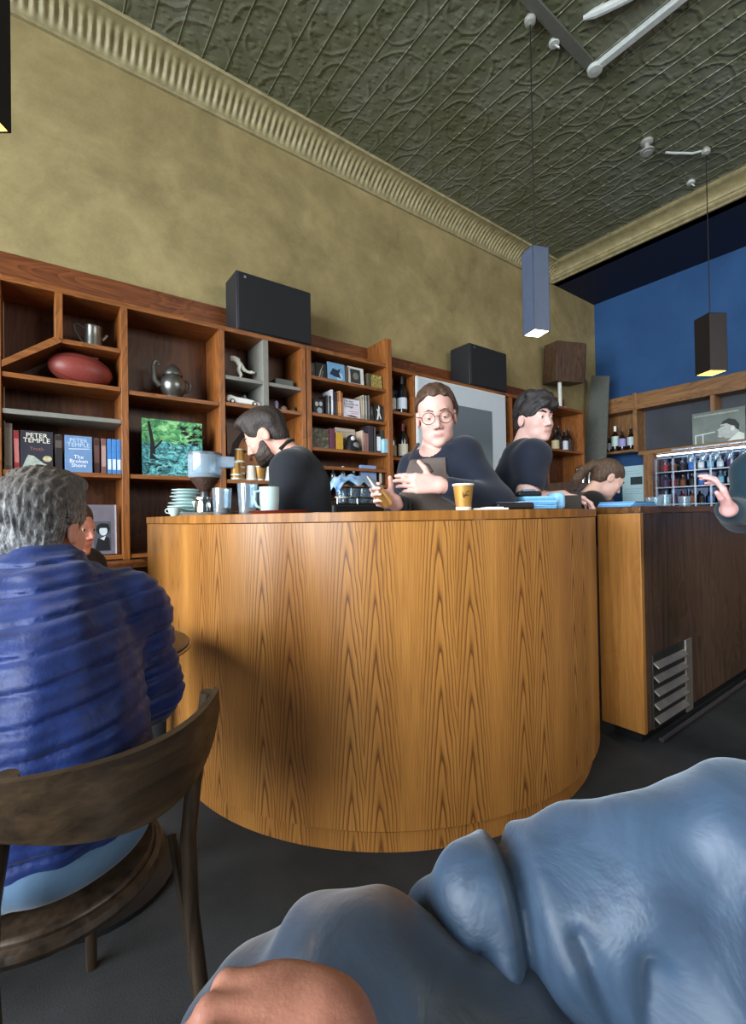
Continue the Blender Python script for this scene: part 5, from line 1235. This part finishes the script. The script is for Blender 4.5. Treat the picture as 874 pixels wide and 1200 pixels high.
# ------------------------------------------------------------------ bartender in navy t-shirt, looking round
def build_tshirt():
    r = person('person with tousled black hair in navy t-shirt, smirking towards the room', .77, 2.35)
    H = Head((.063, 0, 1.605), (.42, -.90, -.06), (0.02, 0, 1), .98)
    F = Field(.04)
    F.cone(H.at(0, -.03, -.06), (.0, .01, 1.425), .058, .066)
    shN, shF = (-.0, -.15, 1.39), (.02, .17, 1.39)
    F.cone(shN, shF, .075).ell((-.02, 0, 1.25), (.115, .165, .2)).ell((-.04, 0, 1.0), (.115, .155, .18))
    eN, eF = (-.055, -.20, 1.165), (.06, .22, 1.10); wN, wF = (.155, -.11, 1.205), (.12, .10, 1.03)
    F.cone(shN, eN, .056, .05).cone(eN, wN, .05, .03).cone(shF, eF, .055, .045).cone(eF, wF, .045, .03)
    hand(F, wN, (.95, -.15, -.12), (-.1, .1, -.95), 1.0, (.5, .55, .4), thumb=(.8, .6, .2), side=-1)
    hand(F, wF, (.95, -.1, .1), (0, 0, -1), 1.0, (.4, .4, .3), side=1)
    fn = lambda P: smin(H.skin(P), F(P), .012)
    b = F.box(); lo = np.minimum(b[0], (-.2, -.3, .85)); hi = np.maximum(b[1], (.2, .3, 1.72))
    part('body', surf_mesh('body', fn, lo, hi, .0048, [skinm('skin_cool', (212, 172, 162)), lipm('lip_pink', (192, 138, 128)), eyew, iris], H.pick(.35)), None, r, smooth=False, local=True)
    S = Field(.045)
    S.cone((0, -.13, 1.39), (.01, .14, 1.39), .088).ell((-.02, 0, 1.25), (.13, .18, .22)).ell((-.04, 0, 1.0), (.13, .17, .22)).cone((-.005, -.03, 1.43), (.0, .04, 1.43), .07)
    S.cone(shN, tuple(np.array(shN)*.48+np.array(eN)*.52), .070, .070).cone(shF, tuple(np.array(shF)*.35+np.array(eF)*.65), .072, .07)
    def shirt(P):
        d = S(P)+wr(P, .005, 20, 22, 24, 1.9)
        d = smax(d, -rc(P, H.at(0, -.02, -.07), (.002, .01, 1.45), .066, .066), .008)
        nsl = rc(P, tuple(np.array(shN)*.26+np.array(eN)*.74), eN, .058, .07)
        return smax(d, -nsl, .008)
    clothe(r, 't_shirt', shirt, S.box(), .0065, fabric('cloth_tee', (22, 27, 42)))
    T = legs(Field(.04), -.04, 0, .9, .09, dirx=0, diry=1); T.ell((-.04, 0, .92), (.13, .16, .12))
    for s in (-1, 1): T.cone((-.04, s*.1, .045), (.1, s*.1, .04), .045, .04)
    clothe(r, 'trousers', lambda P: np.maximum(T(P), .004-P[:, 2]), T.box(), .012, fabric('cloth_black', (24, 24, 26)))
    def hair(P):
        d, q, m_ = hair_base(H, P, .004, .056, -.045)
        d = smin(d, ell(q, (-.01, .055, .085), (.066, .05, .036)), .025)
        d = smin(d, ell(q, (0, .0, .115), (.075, .09, .038)), .02)
        fr_ = ell(q, (-.02, .088, .062), (.05, .022, .026)); d = smin(d, fr_, .015)
        d = d+.006*np.sin(q[:, 0]*85+q[:, 1]*40+q[:, 2]*25)*np.sin(q[:, 1]*75-q[:, 2]*60+1)
        return d*H.s
    clothe(r, 'hair', hair, (H.c-.17, H.c+.19), .0045, hairmat('hair_black', (20, 18, 20), (46, 40, 40)))
    me = surf_mesh('eyebrows', H.brows(.005), *H.brows(.005).box(.01), .003, hairmat('brow_black', (28, 22, 22), (44, 36, 34)))
    part('eyebrows', me, None, r, smooth=False, local=True)
build_tshirt()

# ------------------------------------------------------------------ ponytailed woman bending over
def build_ponytail():
    r = person('person with brown ponytail in black top bending down behind the long bar', 1.40, 2.9)
    H = Head((.085, 0, 1.335), (.80, -.02, -.60), (.15, 0, 1), .94)
    F = Field(.04)
    F.cone(H.at(0, -.03, -.06), (-.055, 0, 1.215), .046, .05)
    shN, shF = (-.09, -.15, 1.17), (-.07, .15, 1.17)
    F.cone(shN, shF, .062).ell((-.13, 0, 1.05), (.11, .145, .17)).ell((-.2, 0, .9), (.12, .15, .15))
    eN, eF = (-.02, -.19, .95), (.0, .19, .95); wN, wF = (.18, -.12, .98), (.18, .12, .98)
    for a, e, q, s in ((shN, eN, wN, 1), (shF, eF, wF, -1)):
        F.cone(a, e, .046, .038).cone(e, q, .038, .026); hand(F, q, (.95, 0, -.1), (0, 0, -1), .9, side=s)
    fn = lambda P: smin(H.skin(P), F(P), .012)
    b = F.box(); lo = np.minimum(b[0], (-.3, -.25, .75)); hi = np.maximum(b[1], (.25, .25, 1.5))
    part('body', surf_mesh('body', fn, lo, hi, .005, [skinm('skin_light', (222, 180, 166)), lipm('lip_rose', (184, 130, 116)), eyew, iris], H.pick(.6)), None, r, smooth=False, local=True)
    S = Field(.045)
    S.cone(shN, shF, .078).ell((-.13, 0, 1.04), (.125, .16, .18)).ell((-.2, 0, .88), (.135, .165, .16)).cone((-.06, 0, 1.2), (-.07, 0, 1.19), .065)
    for a, e, q in ((shN, eN, wN), (shF, eF, wF)): S.cone(a, e, .062, .054).cone(e, tuple(np.array(e)*.3+np.array(q)*.7), .054, .04)
    clothe(r, 'top', lambda P: smax(S(P)+wr(P, .004, 22, 22, 26), -rc(P, H.at(0, -.02, -.07), (-.05, 0, 1.24), .058, .052), .008), S.box(), .008, fabric('cloth_black_top', (22, 22, 25)))
    T = legs(Field(.04), -.22, 0, .82, .09, dirx=0, diry=1); T.ell((-.21, 0, .84), (.15, .17, .12))
    for s in (-1, 1): T.cone((-.22, s*.1, .04), (-.08, s*.1, .035), .04, .035)
    clothe(r, 'trousers', lambda P: np.maximum(T(P), .004-P[:, 2]), T.box(), .012, fabric('cloth_black', (24, 24, 26)))
    def hair(P):
        d, q, m_ = hair_base(H, P, -.002, .066, -.05)
        d = smin(d, rc(q, (0, -.105, .045), (0, -.135, .02), .022, .026), .02)
        p3 = [(0, -.135, .02), (0, -.165, -.05), (0, -.165, -.13), (.005, -.14, -.185)]
        for i in range(3): d = smin(d, rc(q, p3[i], p3[i+1], (.027, .032, .03)[i], (.032, .03, .012)[i]), .02)
        return (d+.002*np.sin(q[:, 0]*160)*np.sin(q[:, 2]*60+q[:, 1]*70))*H.s
    clothe(r, 'hair', hair, (H.c-.28, H.c+.16), .005, hairmat('hair_mid_brown', (54, 40, 32), (104, 82, 66)))
    me = surf_mesh('eyebrows', H.brows(.0034), *H.brows().box(.01), .003, hairmat('brow_dark', (34, 26, 24), (50, 40, 36)))
    part('eyebrows', me, None, r, smooth=False, local=True)
build_ponytail()

# ------------------------------------------------------------------ passer-by at the right edge
def build_passer():
    r = person('person in dark teal jacket and blue jeans cut by the right edge, one hand raised', 1.76, 1.95)
    H = Head((.08, .05, 1.53), (.25, .95, -.05), (0, 0, 1), 1.0)
    F = Field(.04)
    F.cone(H.at(0, -.03, -.06), (.06, .0, 1.36), .056, .064)
    shL, shR = (-.10, .03, 1.29), (.26, -.02, 1.30)
    F.cone(shL, shR, .075).ell((.07, 0, 1.14), (.165, .11, .22)).ell((.07, 0, .98), (.16, .12, .18))
    eL, eR = (-.20, .0, 1.105), (.33, -.02, 1.10); wL, wR = (-.40, -.19, 1.125), (.36, .08, .87)
    F.cone(shL, eL, .056, .046).cone(eL, wL, .046, .031).cone(shR, eR, .056, .046).cone(eR, wR, .046, .03)
    hand(F, (-.40, -.195, 1.12), (-.30, -.05, .95), (-.75, .55, -.1), 1.0, curls=((.3, .5, .4), (.35, .55, .4), (.4, .6, .45), (.45, .6, .5)), thumb=(.6, .75, .2), side=1)
    hand(F, wR, (.05, .1, -1), (-1, 0, 0), 1.0, side=1)
    fn = lambda P: smin(H.skin(P), F(P), .012)
    b = F.box(); lo = np.minimum(b[0], (-.5, -.4, .75)); hi = np.maximum(b[1], (.2, .3, 1.8))
    part('body', surf_mesh('body', fn, lo, hi, .0055, [skinm('skin_rosy', (216, 164, 160)), lipm('lip_rose', (184, 130, 116)), eyew, iris], H.pick(.3)), None, r, smooth=False, local=True)
    S = Field(.045)
    S.cone(shL, shR, .09).ell((.07, 0, 1.12), (.195, .14, .24)).ell((.07, 0, .95), (.19, .15, .2)).cone((.06, 0, 1.38), (.06, 0, 1.36), .075)
    S.cone(shL, eL, .076, .07).cone(eL, tuple(np.array(eL)*.12+np.array(wL)*.88), .07, .05).cone(shR, eR, .076, .066).cone(eR, tuple(np.array(eR)*.12+np.array(wR)*.88), .066, .046)
    clothe(r, 'jacket', lambda P: smax(S(P)+wr(P, .006, 20, 20, 22), -rc(P, H.at(0, -.02, -.07), (.06, 0, 1.39), .066, .062), .008), S.box(), .008, fabric('cloth_teal', (22, 46, 58)))
    T = legs(Field(.04), .07, 0, .9, .095); T.ell((.07, 0, .92), (.18, .135, .12))
    T2 = Field(.03)
    for s in (-1, 1): T2.cone((.07+s*.105, -.03, .05), (.07+s*.105, .14, .04), .05, .04)
    clothe(r, 'jeans', lambda P: T(P)+wr(P, .004, 20, 20, 18), T.box(), .01, fabric('denim_blue', (66, 76, 112)))
    clothe(r, 'shoes', lambda P: np.maximum(T2(P), .004-P[:, 2]), T2.box(), .009, fabric('shoe_khaki', (92, 86, 78)))
    clothe(r, 'hair', lambda P: hair_base(H, P, .002, .056, -.05)[0], (H.c-.16, H.c+.16), .006, hairmat('hair_brown', (44, 30, 24), (96, 70, 54)))
build_passer()
# ------------------------------------------------------------------ bentwood chairs
W_ch = wood('bentwood', (40, 30, 22), (82, 66, 50), 'z', .8, .4, .3, bumpy=.1)
W_rl = wood('bentwood_rail', (44, 34, 24), (88, 70, 50), 'x', .8, .38, .3, bumpy=.1)
def bentwood(label, x, y, rz):
    """sitter faces local +y; origin on the floor under the seat"""
    r = thing('bentwood_chair', label, 'chair', (x, y, 0), None, rz)
    for s in (-1, 1):
        part('rear_post', MB().tube([(s*.172, -.258, .768), (s*.174, -.242, .70), (s*.178, -.205, .56), (s*.176, -.19, .45), (s*.172, -.20, .30), (s*.172, -.235, .12), (s*.174, -.27, .0)], [.0135, .0145, .016, .017, .016, .0145, .013], 12), W_ch, r, local=True)
        part('front_leg', MB().tube([(s*.165, .165, .44), (s*.17, .172, .25), (s*.175, .182, 0)], [.017, .015, .012], 12), W_ch, r, local=True)
        part('brace', MB().tube([(s*.165, -.15, .445), (s*.166, -.185, .30), (s*.170, -.225, .1)], .0085, 8), W_ch, r, local=True)
    rows = []
    for i in range(25):
        u = -1+2*i/24; yy = -.258-.075*(1-u*u); zt = .768-.012*(1-u*u); zb = zt-.092-.03*(1-u*u)+.01*u*u
        rows.append([(u*.188, yy-.007, zb), (u*.196, yy-.010, (zt+zb)/2), (u*.196, yy-.007, zt), (u*.196, yy+.006, zt+.002), (u*.196, yy+.008, (zt+zb)/2), (u*.196, yy+.006, zb)])
    mb = MB().sheet(rows, closed=True); mb.f += [(0, 1, 2, 3, 4, 5), tuple(24*6+k for k in range(6))]; mb.mi += [0, 0]
    part('back_rail', mb, W_rl, r, local=True)
    seat = [(.205*math.cos(q)*(1.0 if math.sin(q) > 0 else .93), .01+.205*math.sin(q), 0) for q in np.linspace(0, 2*PI, 41)[:-1]]
    mb = MB().prism([(p[0], p[1]) for p in seat], 'z', .425, .45); part('seat', mb, W_ch, r, local=True, bevel=.006)
    part('seat_rim', MB().tube([(p[0]*1.01, p[1]*1.01, .425) for p in seat], .015, 8, closed=True), W_ch, r, local=True)
    return r
CH = math.radians(60.2)
x, y, _ = view_frame(-.655, .925)
bentwood('dark bentwood chair under the man in the blue puffer jacket', x, y, -YAW+CH)
x, y, _ = view_frame(-1.368, 2.02)
bentwood('dark bentwood chair across the small table, behind the grey-haired man', x, y, -YAW-PI/2)

# ------------------------------------------------------------------ small round table
x, y, _ = view_frame(-.87, 1.44)
tb = thing('cafe_table', 'small round cafe table in front of the man in the puffer jacket', 'table', (x, y, 0))
part('table_top', MB().lathe([(0, .70), (.265, .70), (.27, .705), (.27, .72), (.265, .725), (0, .725)], (0, 0, 0), 48), W_rl, tb, local=True)
part('edge_band', MB().lathe([(.27, .702), (.274, .704), (.274, .71), (.27, .712)], (0, 0, 0), 48), pm('brass_band', (160, 136, 92), .35, .8), tb, local=True)
part('under_ring', MB().lathe([(.0, .68), (.22, .68), (.22, .699), (0, .699)], (0, 0, 0), 40), black, tb, local=True)
part('pedestal', MB().lathe([(0, .03), (.05, .03), (.03, .06), (.03, .65), (.06, .68), (0, .68)], (0, 0, 0), 20), black, tb, local=True)
part('foot', MB().lathe([(0, 0), (.22, 0), (.22, .015), (.05, .04), (0, .04)], (0, 0, 0), 32), black, tb, local=True)

# ------------------------------------------------------------------ grey-haired man in the puffer jacket
def build_puffer():
    r = thing('person', 'seated person with grey hair in a quilted navy puffer jacket, seen from behind', 'person', (0, 0, 0), None, -YAW)
    lat0, d0 = -.60, .90
    x, y, _ = view_frame(lat0, d0); r.location = (x, y, 0)
    L = lambda p: (p[0]-lat0, p[1]-d0, p[2])
    H = Head(L((-.787, 1.10, 1.108)), (-.06, 1, -.10), (0, 0, 1), .99)
    F = Field(.05)
    nb = L((-.75, 1.045, .96)); shR, shL = L((-.615, 1.155, .885)), L((-.93, .965, .885))
    pel = L((-.645, .90, .60)); chest = L((-.71, 1.02, .78))
    F.cone(H.at(0, -.03, -.06), nb, .058, .066).cone(shR, shL, .075).cone(chest, pel, .13, .115)
    eR, eL = L((-.605, 1.215, .68)), L((-.99, 1.06, .70)); wR, wL = L((-.76, 1.42, .765)), L((-.95, 1.33, .765))
    F.cone(shR, eR, .055, .045).cone(eR, wR, .045, .03).cone(shL, eL, .055, .045).cone(eL, wL, .045, .03)
    hand(F, wR, (-.75, .6, .0), (0, 0, -1), 1.0, side=1); hand(F, wL, (.3, .9, .0), (0, 0, -1), 1.0, side=-1)
    fn = lambda P: smin(H.skin(P), F(P), .012)
    b = F.box(); lo = np.minimum(b[0], H.c-.16); hi = np.maximum(b[1], H.c+.16)
    part('body', surf_mesh('body', fn, lo, hi, .005, [skinm('skin_ruddy', (206, 142, 124)), lipm('lip_rose', (186, 126, 114)), eyew, iris], H.pick(.3)), None, r, smooth=False, local=True)
    S = Field(.07)
    Rt = np.array([[.86, -.50, 0], [.50, .86, 0], [0, 0, 1]], f32).T
    S.cone(tuple(np.array(shR)*.9+np.array(shL)*.1), tuple(np.array(shL)*.9+np.array(shR)*.1), .105).ell(L((-.725, 1.03, .79)), (.205, .155, .24), Rt).ell(L((-.655, .915, .60)), (.212, .182, .36), Rt)
    S.cone(L((-.74, 1.03, .95)), L((-.76, 1.05, .985)), .105, .085, k=.08)
    S.cone(shR, eR, .090, .078).cone(eR, tuple(np.array(eR)*.15+np.array(wR)*.85), .075, .052).cone(shL, eL, .098, .088).cone(eL, tuple(np.array(eL)*.15+np.array(wL)*.85), .082, .055)
    def jacket(P):
        tilt = P[:, 2]-.10*P[:, 0]-.012*np.sin(P[:, 0]*9)
        ph = np.abs((tilt/.054+.10*np.sin(P[:, 0]*17+P[:, 2]*9)) % 1-.5)*.054
        d = S(P)+.009*np.exp(-(ph/.0065)**2)-.004*np.cos(PI*ph/.054)+wr(P, .004, 30, 26, 50)+wr(P, .003, 64, 60, 34, 2)
        d = smax(d, .528-P[:, 2], .012)
        col = np.maximum(np.abs(rc(P, L((-.765, 1.055, .96)), L((-.775, 1.065, 1.03)), .079, .079))-.010, P[:, 2]-1.030-.15*(.17+P[:, 0]))
        d = smin(d, col, .02)
        return smax(d, -rc(P, L((-.785, 1.085, 1.03)), L((-.785, 1.085, 1.2)), .068, .08), .006)
    jk = NT('puffer_nylon'); a = jk.noise(jk.coord(), 16, 4, .6, .5); f2 = jk.noise(jk.coord(), 60, 3, .6)
    jk.bump(jk.math('ADD', a, jk.math('MULTIPLY', f2, .4)), .25, .012)
    jk.p.inputs['Sheen Weight'].default_value = .1
    jm = jk.fin(jk.ramp(a, [(.3, srgb(13, 29, 74)), (.7, srgb(20, 43, 102))]), .55, 0, .25)
    bx_ = S.box(.06)
    clothe(r, 'puffer_jacket', jacket, (bx_[0], bx_[1]), .006, jm)
    T = Field(.05)
    kR, kL = L((-.95, 1.24, .53)), L((-1.12, 1.06, .53))
    T.ell(L((-.65, .91, .535)), (.208, .178, .09), Rt)
    for (h_, k_) in ((L((-.58, .95, .53)), kR), (L((-.70, .82, .53)), kL)):
        T.cone(h_, k_, .082, .06).cone(k_, (k_[0]+.03, k_[1]-.03, .1), .06, .05)
    clothe(r, 'jeans', lambda P: np.maximum(T(P)+wr(P, .003, 24, 24, 20), .452-P[:, 2]*1.0) if False else np.maximum(T(P)+wr(P, .003, 24, 24, 20), np.where(np.hypot(P[:, 0]+.045, P[:, 1]-.02) < .24, .452-P[:, 2], -1)), T.box(), .009, fabric('denim_pale', (74, 100, 126)))
    B = Field(.03)
    for k_ in (kR, kL): B.cone((k_[0]+.03, k_[1]-.03, .05), (k_[0]-.08, k_[1]+.07, .045), .05, .042)
    clothe(r, 'shoes', lambda P: np.maximum(B(P), .004-P[:, 2]), B.box(), .009, fabric('shoe_dark', (40, 36, 34)))
    def hair(P):
        d, q, m_ = hair_base(H, P, .006, .054, -.078)
        d = smin(d, ell(q, (.0, .02, .112), (.07, .085, .03)), .03)
        v = np.arctan2(q[:, 0], q[:, 2]+.2)
        d = d+.0036*np.sin(v*95+q[:, 2]*25)*np.sin(q[:, 2]*62+q[:, 1]*40+q[:, 0]*22)+.002*np.sin(v*210+q[:, 2]*90)
        return d*H.s
    t = NT('hair_grey'); co = t.coord(); a = t.noise(t.mapping(co, (60, 60, 20)), 2.0, 5, .75, .8)
    sp_ = t.n('ShaderNodeSeparateXYZ'); t.l(co, sp_.inputs[0])
    g0 = t.math('ADD', t.math('MULTIPLY', t.math('SUBTRACT', 1.17, sp_.outputs[2]), 3.0), t.math('SUBTRACT', a, .5), clamp=True)
    t.bump(a, .9, .008)
    hm = t.fin(t.mix(g0, t.ramp(a, [(.35, srgb(52, 47, 46)), (.7, srgb(124, 120, 117))]), t.ramp(a, [(.35, srgb(118, 121, 126)), (.62, srgb(222, 227, 232))])), .5, 0, .4)
    clothe(r, 'hair', hair, (H.c-.16, H.c+.17), .0042, hm)
    return r
build_puffer()

# ------------------------------------------------------------------ companion across the table
def build_companion():
    r = person('person in dark jumper facing right, mostly hidden behind the grey-haired man', -1.368, 2.0)
    H = Head((.045, .02, 1.095), (.98, -.1, -.12), (0, 0, 1), .95)
    F = Field(.05)
    F.cone(H.at(0, -.03, -.06), (0, .02, .95), .056, .062).cone((0, -.15, .9), (0, .19, .9), .075).cone((-.01, .02, .82), (-.04, .02, .54), .14, .14)
    for s in (-1, 1):
        e = (.02, .02+s*.22, .66); q = (.25, .02+s*.10, .77)
        F.cone((0, .02+s*.17, .9), e, .055, .045).cone(e, q, .045, .03); hand(F, q, (.95, -.2*s, 0), (0, 0, -1), 1.0, side=s)
    b = F.box(); lo = np.minimum(b[0], H.c-.16); hi = np.maximum(b[1], H.c+.16)
    part('body', surf_mesh('body', lambda P: smin(H.skin(P), F(P), .012), lo, hi, .006, [skinm('skin_ruddy', (206, 142, 124)), lipm('lip_rose', (186, 126, 114)), eyew, iris], H.pick(.3)), None, r, smooth=False, local=True)
    S = Field(.06)
    S.cone((0, -.12, .9), (0, .16, .9), .095).ell((-.01, .02, .76), (.15, .2, .24)).ell((-.03, .02, .58), (.16, .2, .12))
    for s in (-1, 1):
        e = (.02, .02+s*.22, .66); q = (.25, .02+s*.10, .77)
        S.cone((0, .02+s*.17, .9), e, .075, .066).cone(e, tuple(np.array(e)*.15+np.array(q)*.85), .066, .045)
    clothe(r, 'jumper', lambda P: smax(S(P)+wr(P, .005, 22, 22, 24), -rc(P, H.at(0, -.02, -.07), (0, .02, .97), .064, .06), .008), S.box(), .008, fabric('cloth_charcoal', (34, 34, 40)))
    T = Field(.05); T.ell((-.02, .02, .54), (.17, .19, .088))
    for s in (-1, 1):
        k_ = (.40, .02+s*.12, .53); T.cone((0, .02+s*.1, .53), k_, .08, .06).cone(k_, (.36, .02+s*.13, .1), .06, .048)
    clothe(r, 'trousers', lambda P: np.maximum(T(P), np.where(P[:, 0] < .25, .452-P[:, 2], -1)), T.box(), .011, fabric('cloth_black', (24, 24, 26)))
    B = Field(.03)
    for s in (-1, 1): B.cone((.36, .02+s*.13, .05), (.5, .02+s*.14, .045), .05, .042)
    clothe(r, 'shoes', lambda P: np.maximum(B(P), .004-P[:, 2]), B.box(), .01, fabric('shoe_dark', (40, 36, 34)))
    clothe(r, 'hair', lambda P: hair_base(H, P, .002, .06, -.05)[0], (H.c-.16, H.c+.16), .006, hairmat('hair_brown', (44, 30, 24), (96, 70, 54)))
build_companion()

# ------------------------------------------------------------------ nearest person: bare hand, nylon knee and bunched jacket at the bottom
def build_near():
    r = thing('person', 'person nearest the lens in blue-grey nylon, only one bare hand, knee and bunched jacket showing', 'person', (0, 0, 0), None, -YAW)
    F = Field(.02)
    # loosely closed hand resting on the lap, back of the hand up, forearm coming from below the frame
    w_ = np.array((-.034, .345, .730))
    F.cone((.04, .20, .64), tuple(w_), .045, .032)
    hand(F, w_, (-.93, .10, -.10), (-.12, -.1, -.98), 1.10, curls=((.8, .9, .6), (.85, .95, .6), (.9, 1.0, .6), (.95, 1.0, .6)), thumb=(.7, .75, .4), side=1, k=.012)
    F.ell(tuple(w_+np.array((-.047, .004, .008))), (.054, .044, .028), k=.03)
    for (ax, ay, az) in ((-.085, -.022, .022), (-.092, -.001, .023), (-.086, .020, .021)): F.cone(tuple(w_+np.array((ax, ay, az))), tuple(w_+np.array((ax+.030, ay, az+.003))), .0135, .008, k=.006)
    F.cone(tuple(w_+np.array((-.085, -.012, .008))), tuple(w_+np.array((-.135, -.018, .012))), .016, .0125, k=.012)
    F.cone(tuple(w_+np.array((-.135, -.018, .012))), tuple(w_+np.array((-.165, -.022, -.002))), .0125, .010, k=.006)
    b = F.box()
    t = NT('skin_hand'); co = t.coord(); a = t.noise(co, 26, 4, .6); b2 = t.noise(co, 260, 3, .6)
    t.bump(t.math('ADD', a, t.math('MULTIPLY', b2, .35)), .25, .004); t.p.inputs['Subsurface Weight'].default_value = .08
    t.p.inputs['Subsurface Radius'].default_value = (.01, .004, .002)
    hm = t.fin(t.ramp(a, [(.3, srgb(136, 88, 72)), (.7, srgb(164, 112, 92))]), .45, 0, .4)
    part('body', surf_mesh('body', F, b[0], b[1], .003, hm), None, r, smooth=False, local=True)
    t = NT('ripstop_nylon'); co = t.coord()
    a = t.noise(co, 9, 4, .6, .8); b_ = t.noise(co, 34, 4, .65, .5); g_ = t.noise(t.mapping(co, (1, 1, 3.5)), 24, 3, .6, .4)
    hgt = t.math('ADD', t.math('MULTIPLY', g_, .10), t.math('ADD', a, t.math('MULTIPLY', b_, .08)))
    t.bump(hgt, .25, .02); t.p.inputs['Sheen Weight'].default_value = .35; t.p.inputs['Sheen Roughness'].default_value = .4; t.p.inputs['Sheen Tint'].default_value = (.7, .85, 1, 1)
    nm = t.fin(t.ramp(a, [(.3, srgb(42, 59, 80)), (.7, srgb(60, 80, 103))]), .5, 0, .5)
    S = Field(.06)
    S.cone((-.035, .57, .52), (-.15, .59, .445), .105, .10).cone((-.035, .57, .525), (.12, .56, .44), .10, .115).cone((.12, .56, .44), (.17, .56, .33), .115, .12).cone((-.14, .59, .44), (-.18, .6, .33), .092, .09).cone((.0, .54, .46), (.05, .30, .48), .11, .10)
    creases = (((-.075, 0, .555), (-.05, 0, .40), .014, .020), ((-.015, 0, .565), (.045, 0, .40), .016, .026), ((.04, 0, .54), (.12, 0, .38), .016, .022), ((-.12, 0, .52), (-.12, 0, .38), .013, .014), ((.12, 0, .50), (.20, 0, .38), .013, .016))
    def knee(P):
        d = S(P); Q = P*V3(1, 0, 1)
        u = P[:, 0]+.55*(P[:, 2]-.60)
        d = d+.004*np.sin(u*44+P[:, 1]*14+np.sin(P[:, 2]*23)*.9)+wr(P, .003, 46, 40, 34)
        for (a_, b2, w2, h2) in creases: d = d+h2*np.exp(-(np.maximum(rc(Q, a_, b2, .0, .0), 0)/w2)**2)
        return d
    b = S.box(.05)
    t = NT('satin_nylon'); a = t.noise(t.coord(), 12, 4, .6, .8); t.bump(a, .18, .015); t.p.inputs['Sheen Weight'].default_value = .2
    km = t.fin(t.ramp(a, [(.3, srgb(26, 36, 50)), (.7, srgb(38, 52, 70))]), .36, 0, .9)
    clothe(r, 'trousers', knee, b, .005, km)
    S2 = Field(.05)
    S2.cone((.09, .70, .515), (.17, .66, .555), .055, .093).cone((.17, .66, .555), (.33, .64, .588), .093, .10).cone((.33, .64, .588), (.50, .62, .655), .10, .108).cone((.50, .62, .655), (.72, .60, .60), .108, .13).cone((.35, .60, .53), (.55, .58, .55), .12, .14).cone((.35, .58, .45), (.62, .54, .45), .12, .16)
    creases2 = (((.185, 0, .68), (.19, 0, .42), .015, .034), ((.13, 0, .57), (.15, 0, .45), .012, .016), ((.45, 0, .66), (.35, 0, .42), .022, .024), ((.58, 0, .68), (.46, 0, .44), .022, .022), ((.31, 0, .60), (.27, 0, .42), .016, .016), ((.24, 0, .61), (.30, 0, .45), .014, .012))
    def bulk(P):
        d = S2(P); Q = P*V3(1, 0, 1)
        d = d+.007*np.sin(P[:, 0]*28-P[:, 2]*24+np.sin(P[:, 1]*18)*.9)+wr(P, .006, 34, 30, 26, 1)
        for (a_, b2, w2, h2) in creases2: d = d+h2*np.exp(-(np.maximum(rc(Q, a_, b2, .0, .0), 0)/w2)**2)
        return d
    b = S2.box(.05)
    clothe(r, 'jacket', bulk, b, .0065, nm)
    T = Field(.05)
    for s in (-1, 1): T.cone((.05+s*.12, .56, .42), (.05+s*.12, .55, .08), .08, .055)
    clothe(r, 'boots', lambda P: np.maximum(T(P), .004-P[:, 2]), T.box(), .012, fabric('cloth_black', (24, 24, 26)))
    return r
build_near()
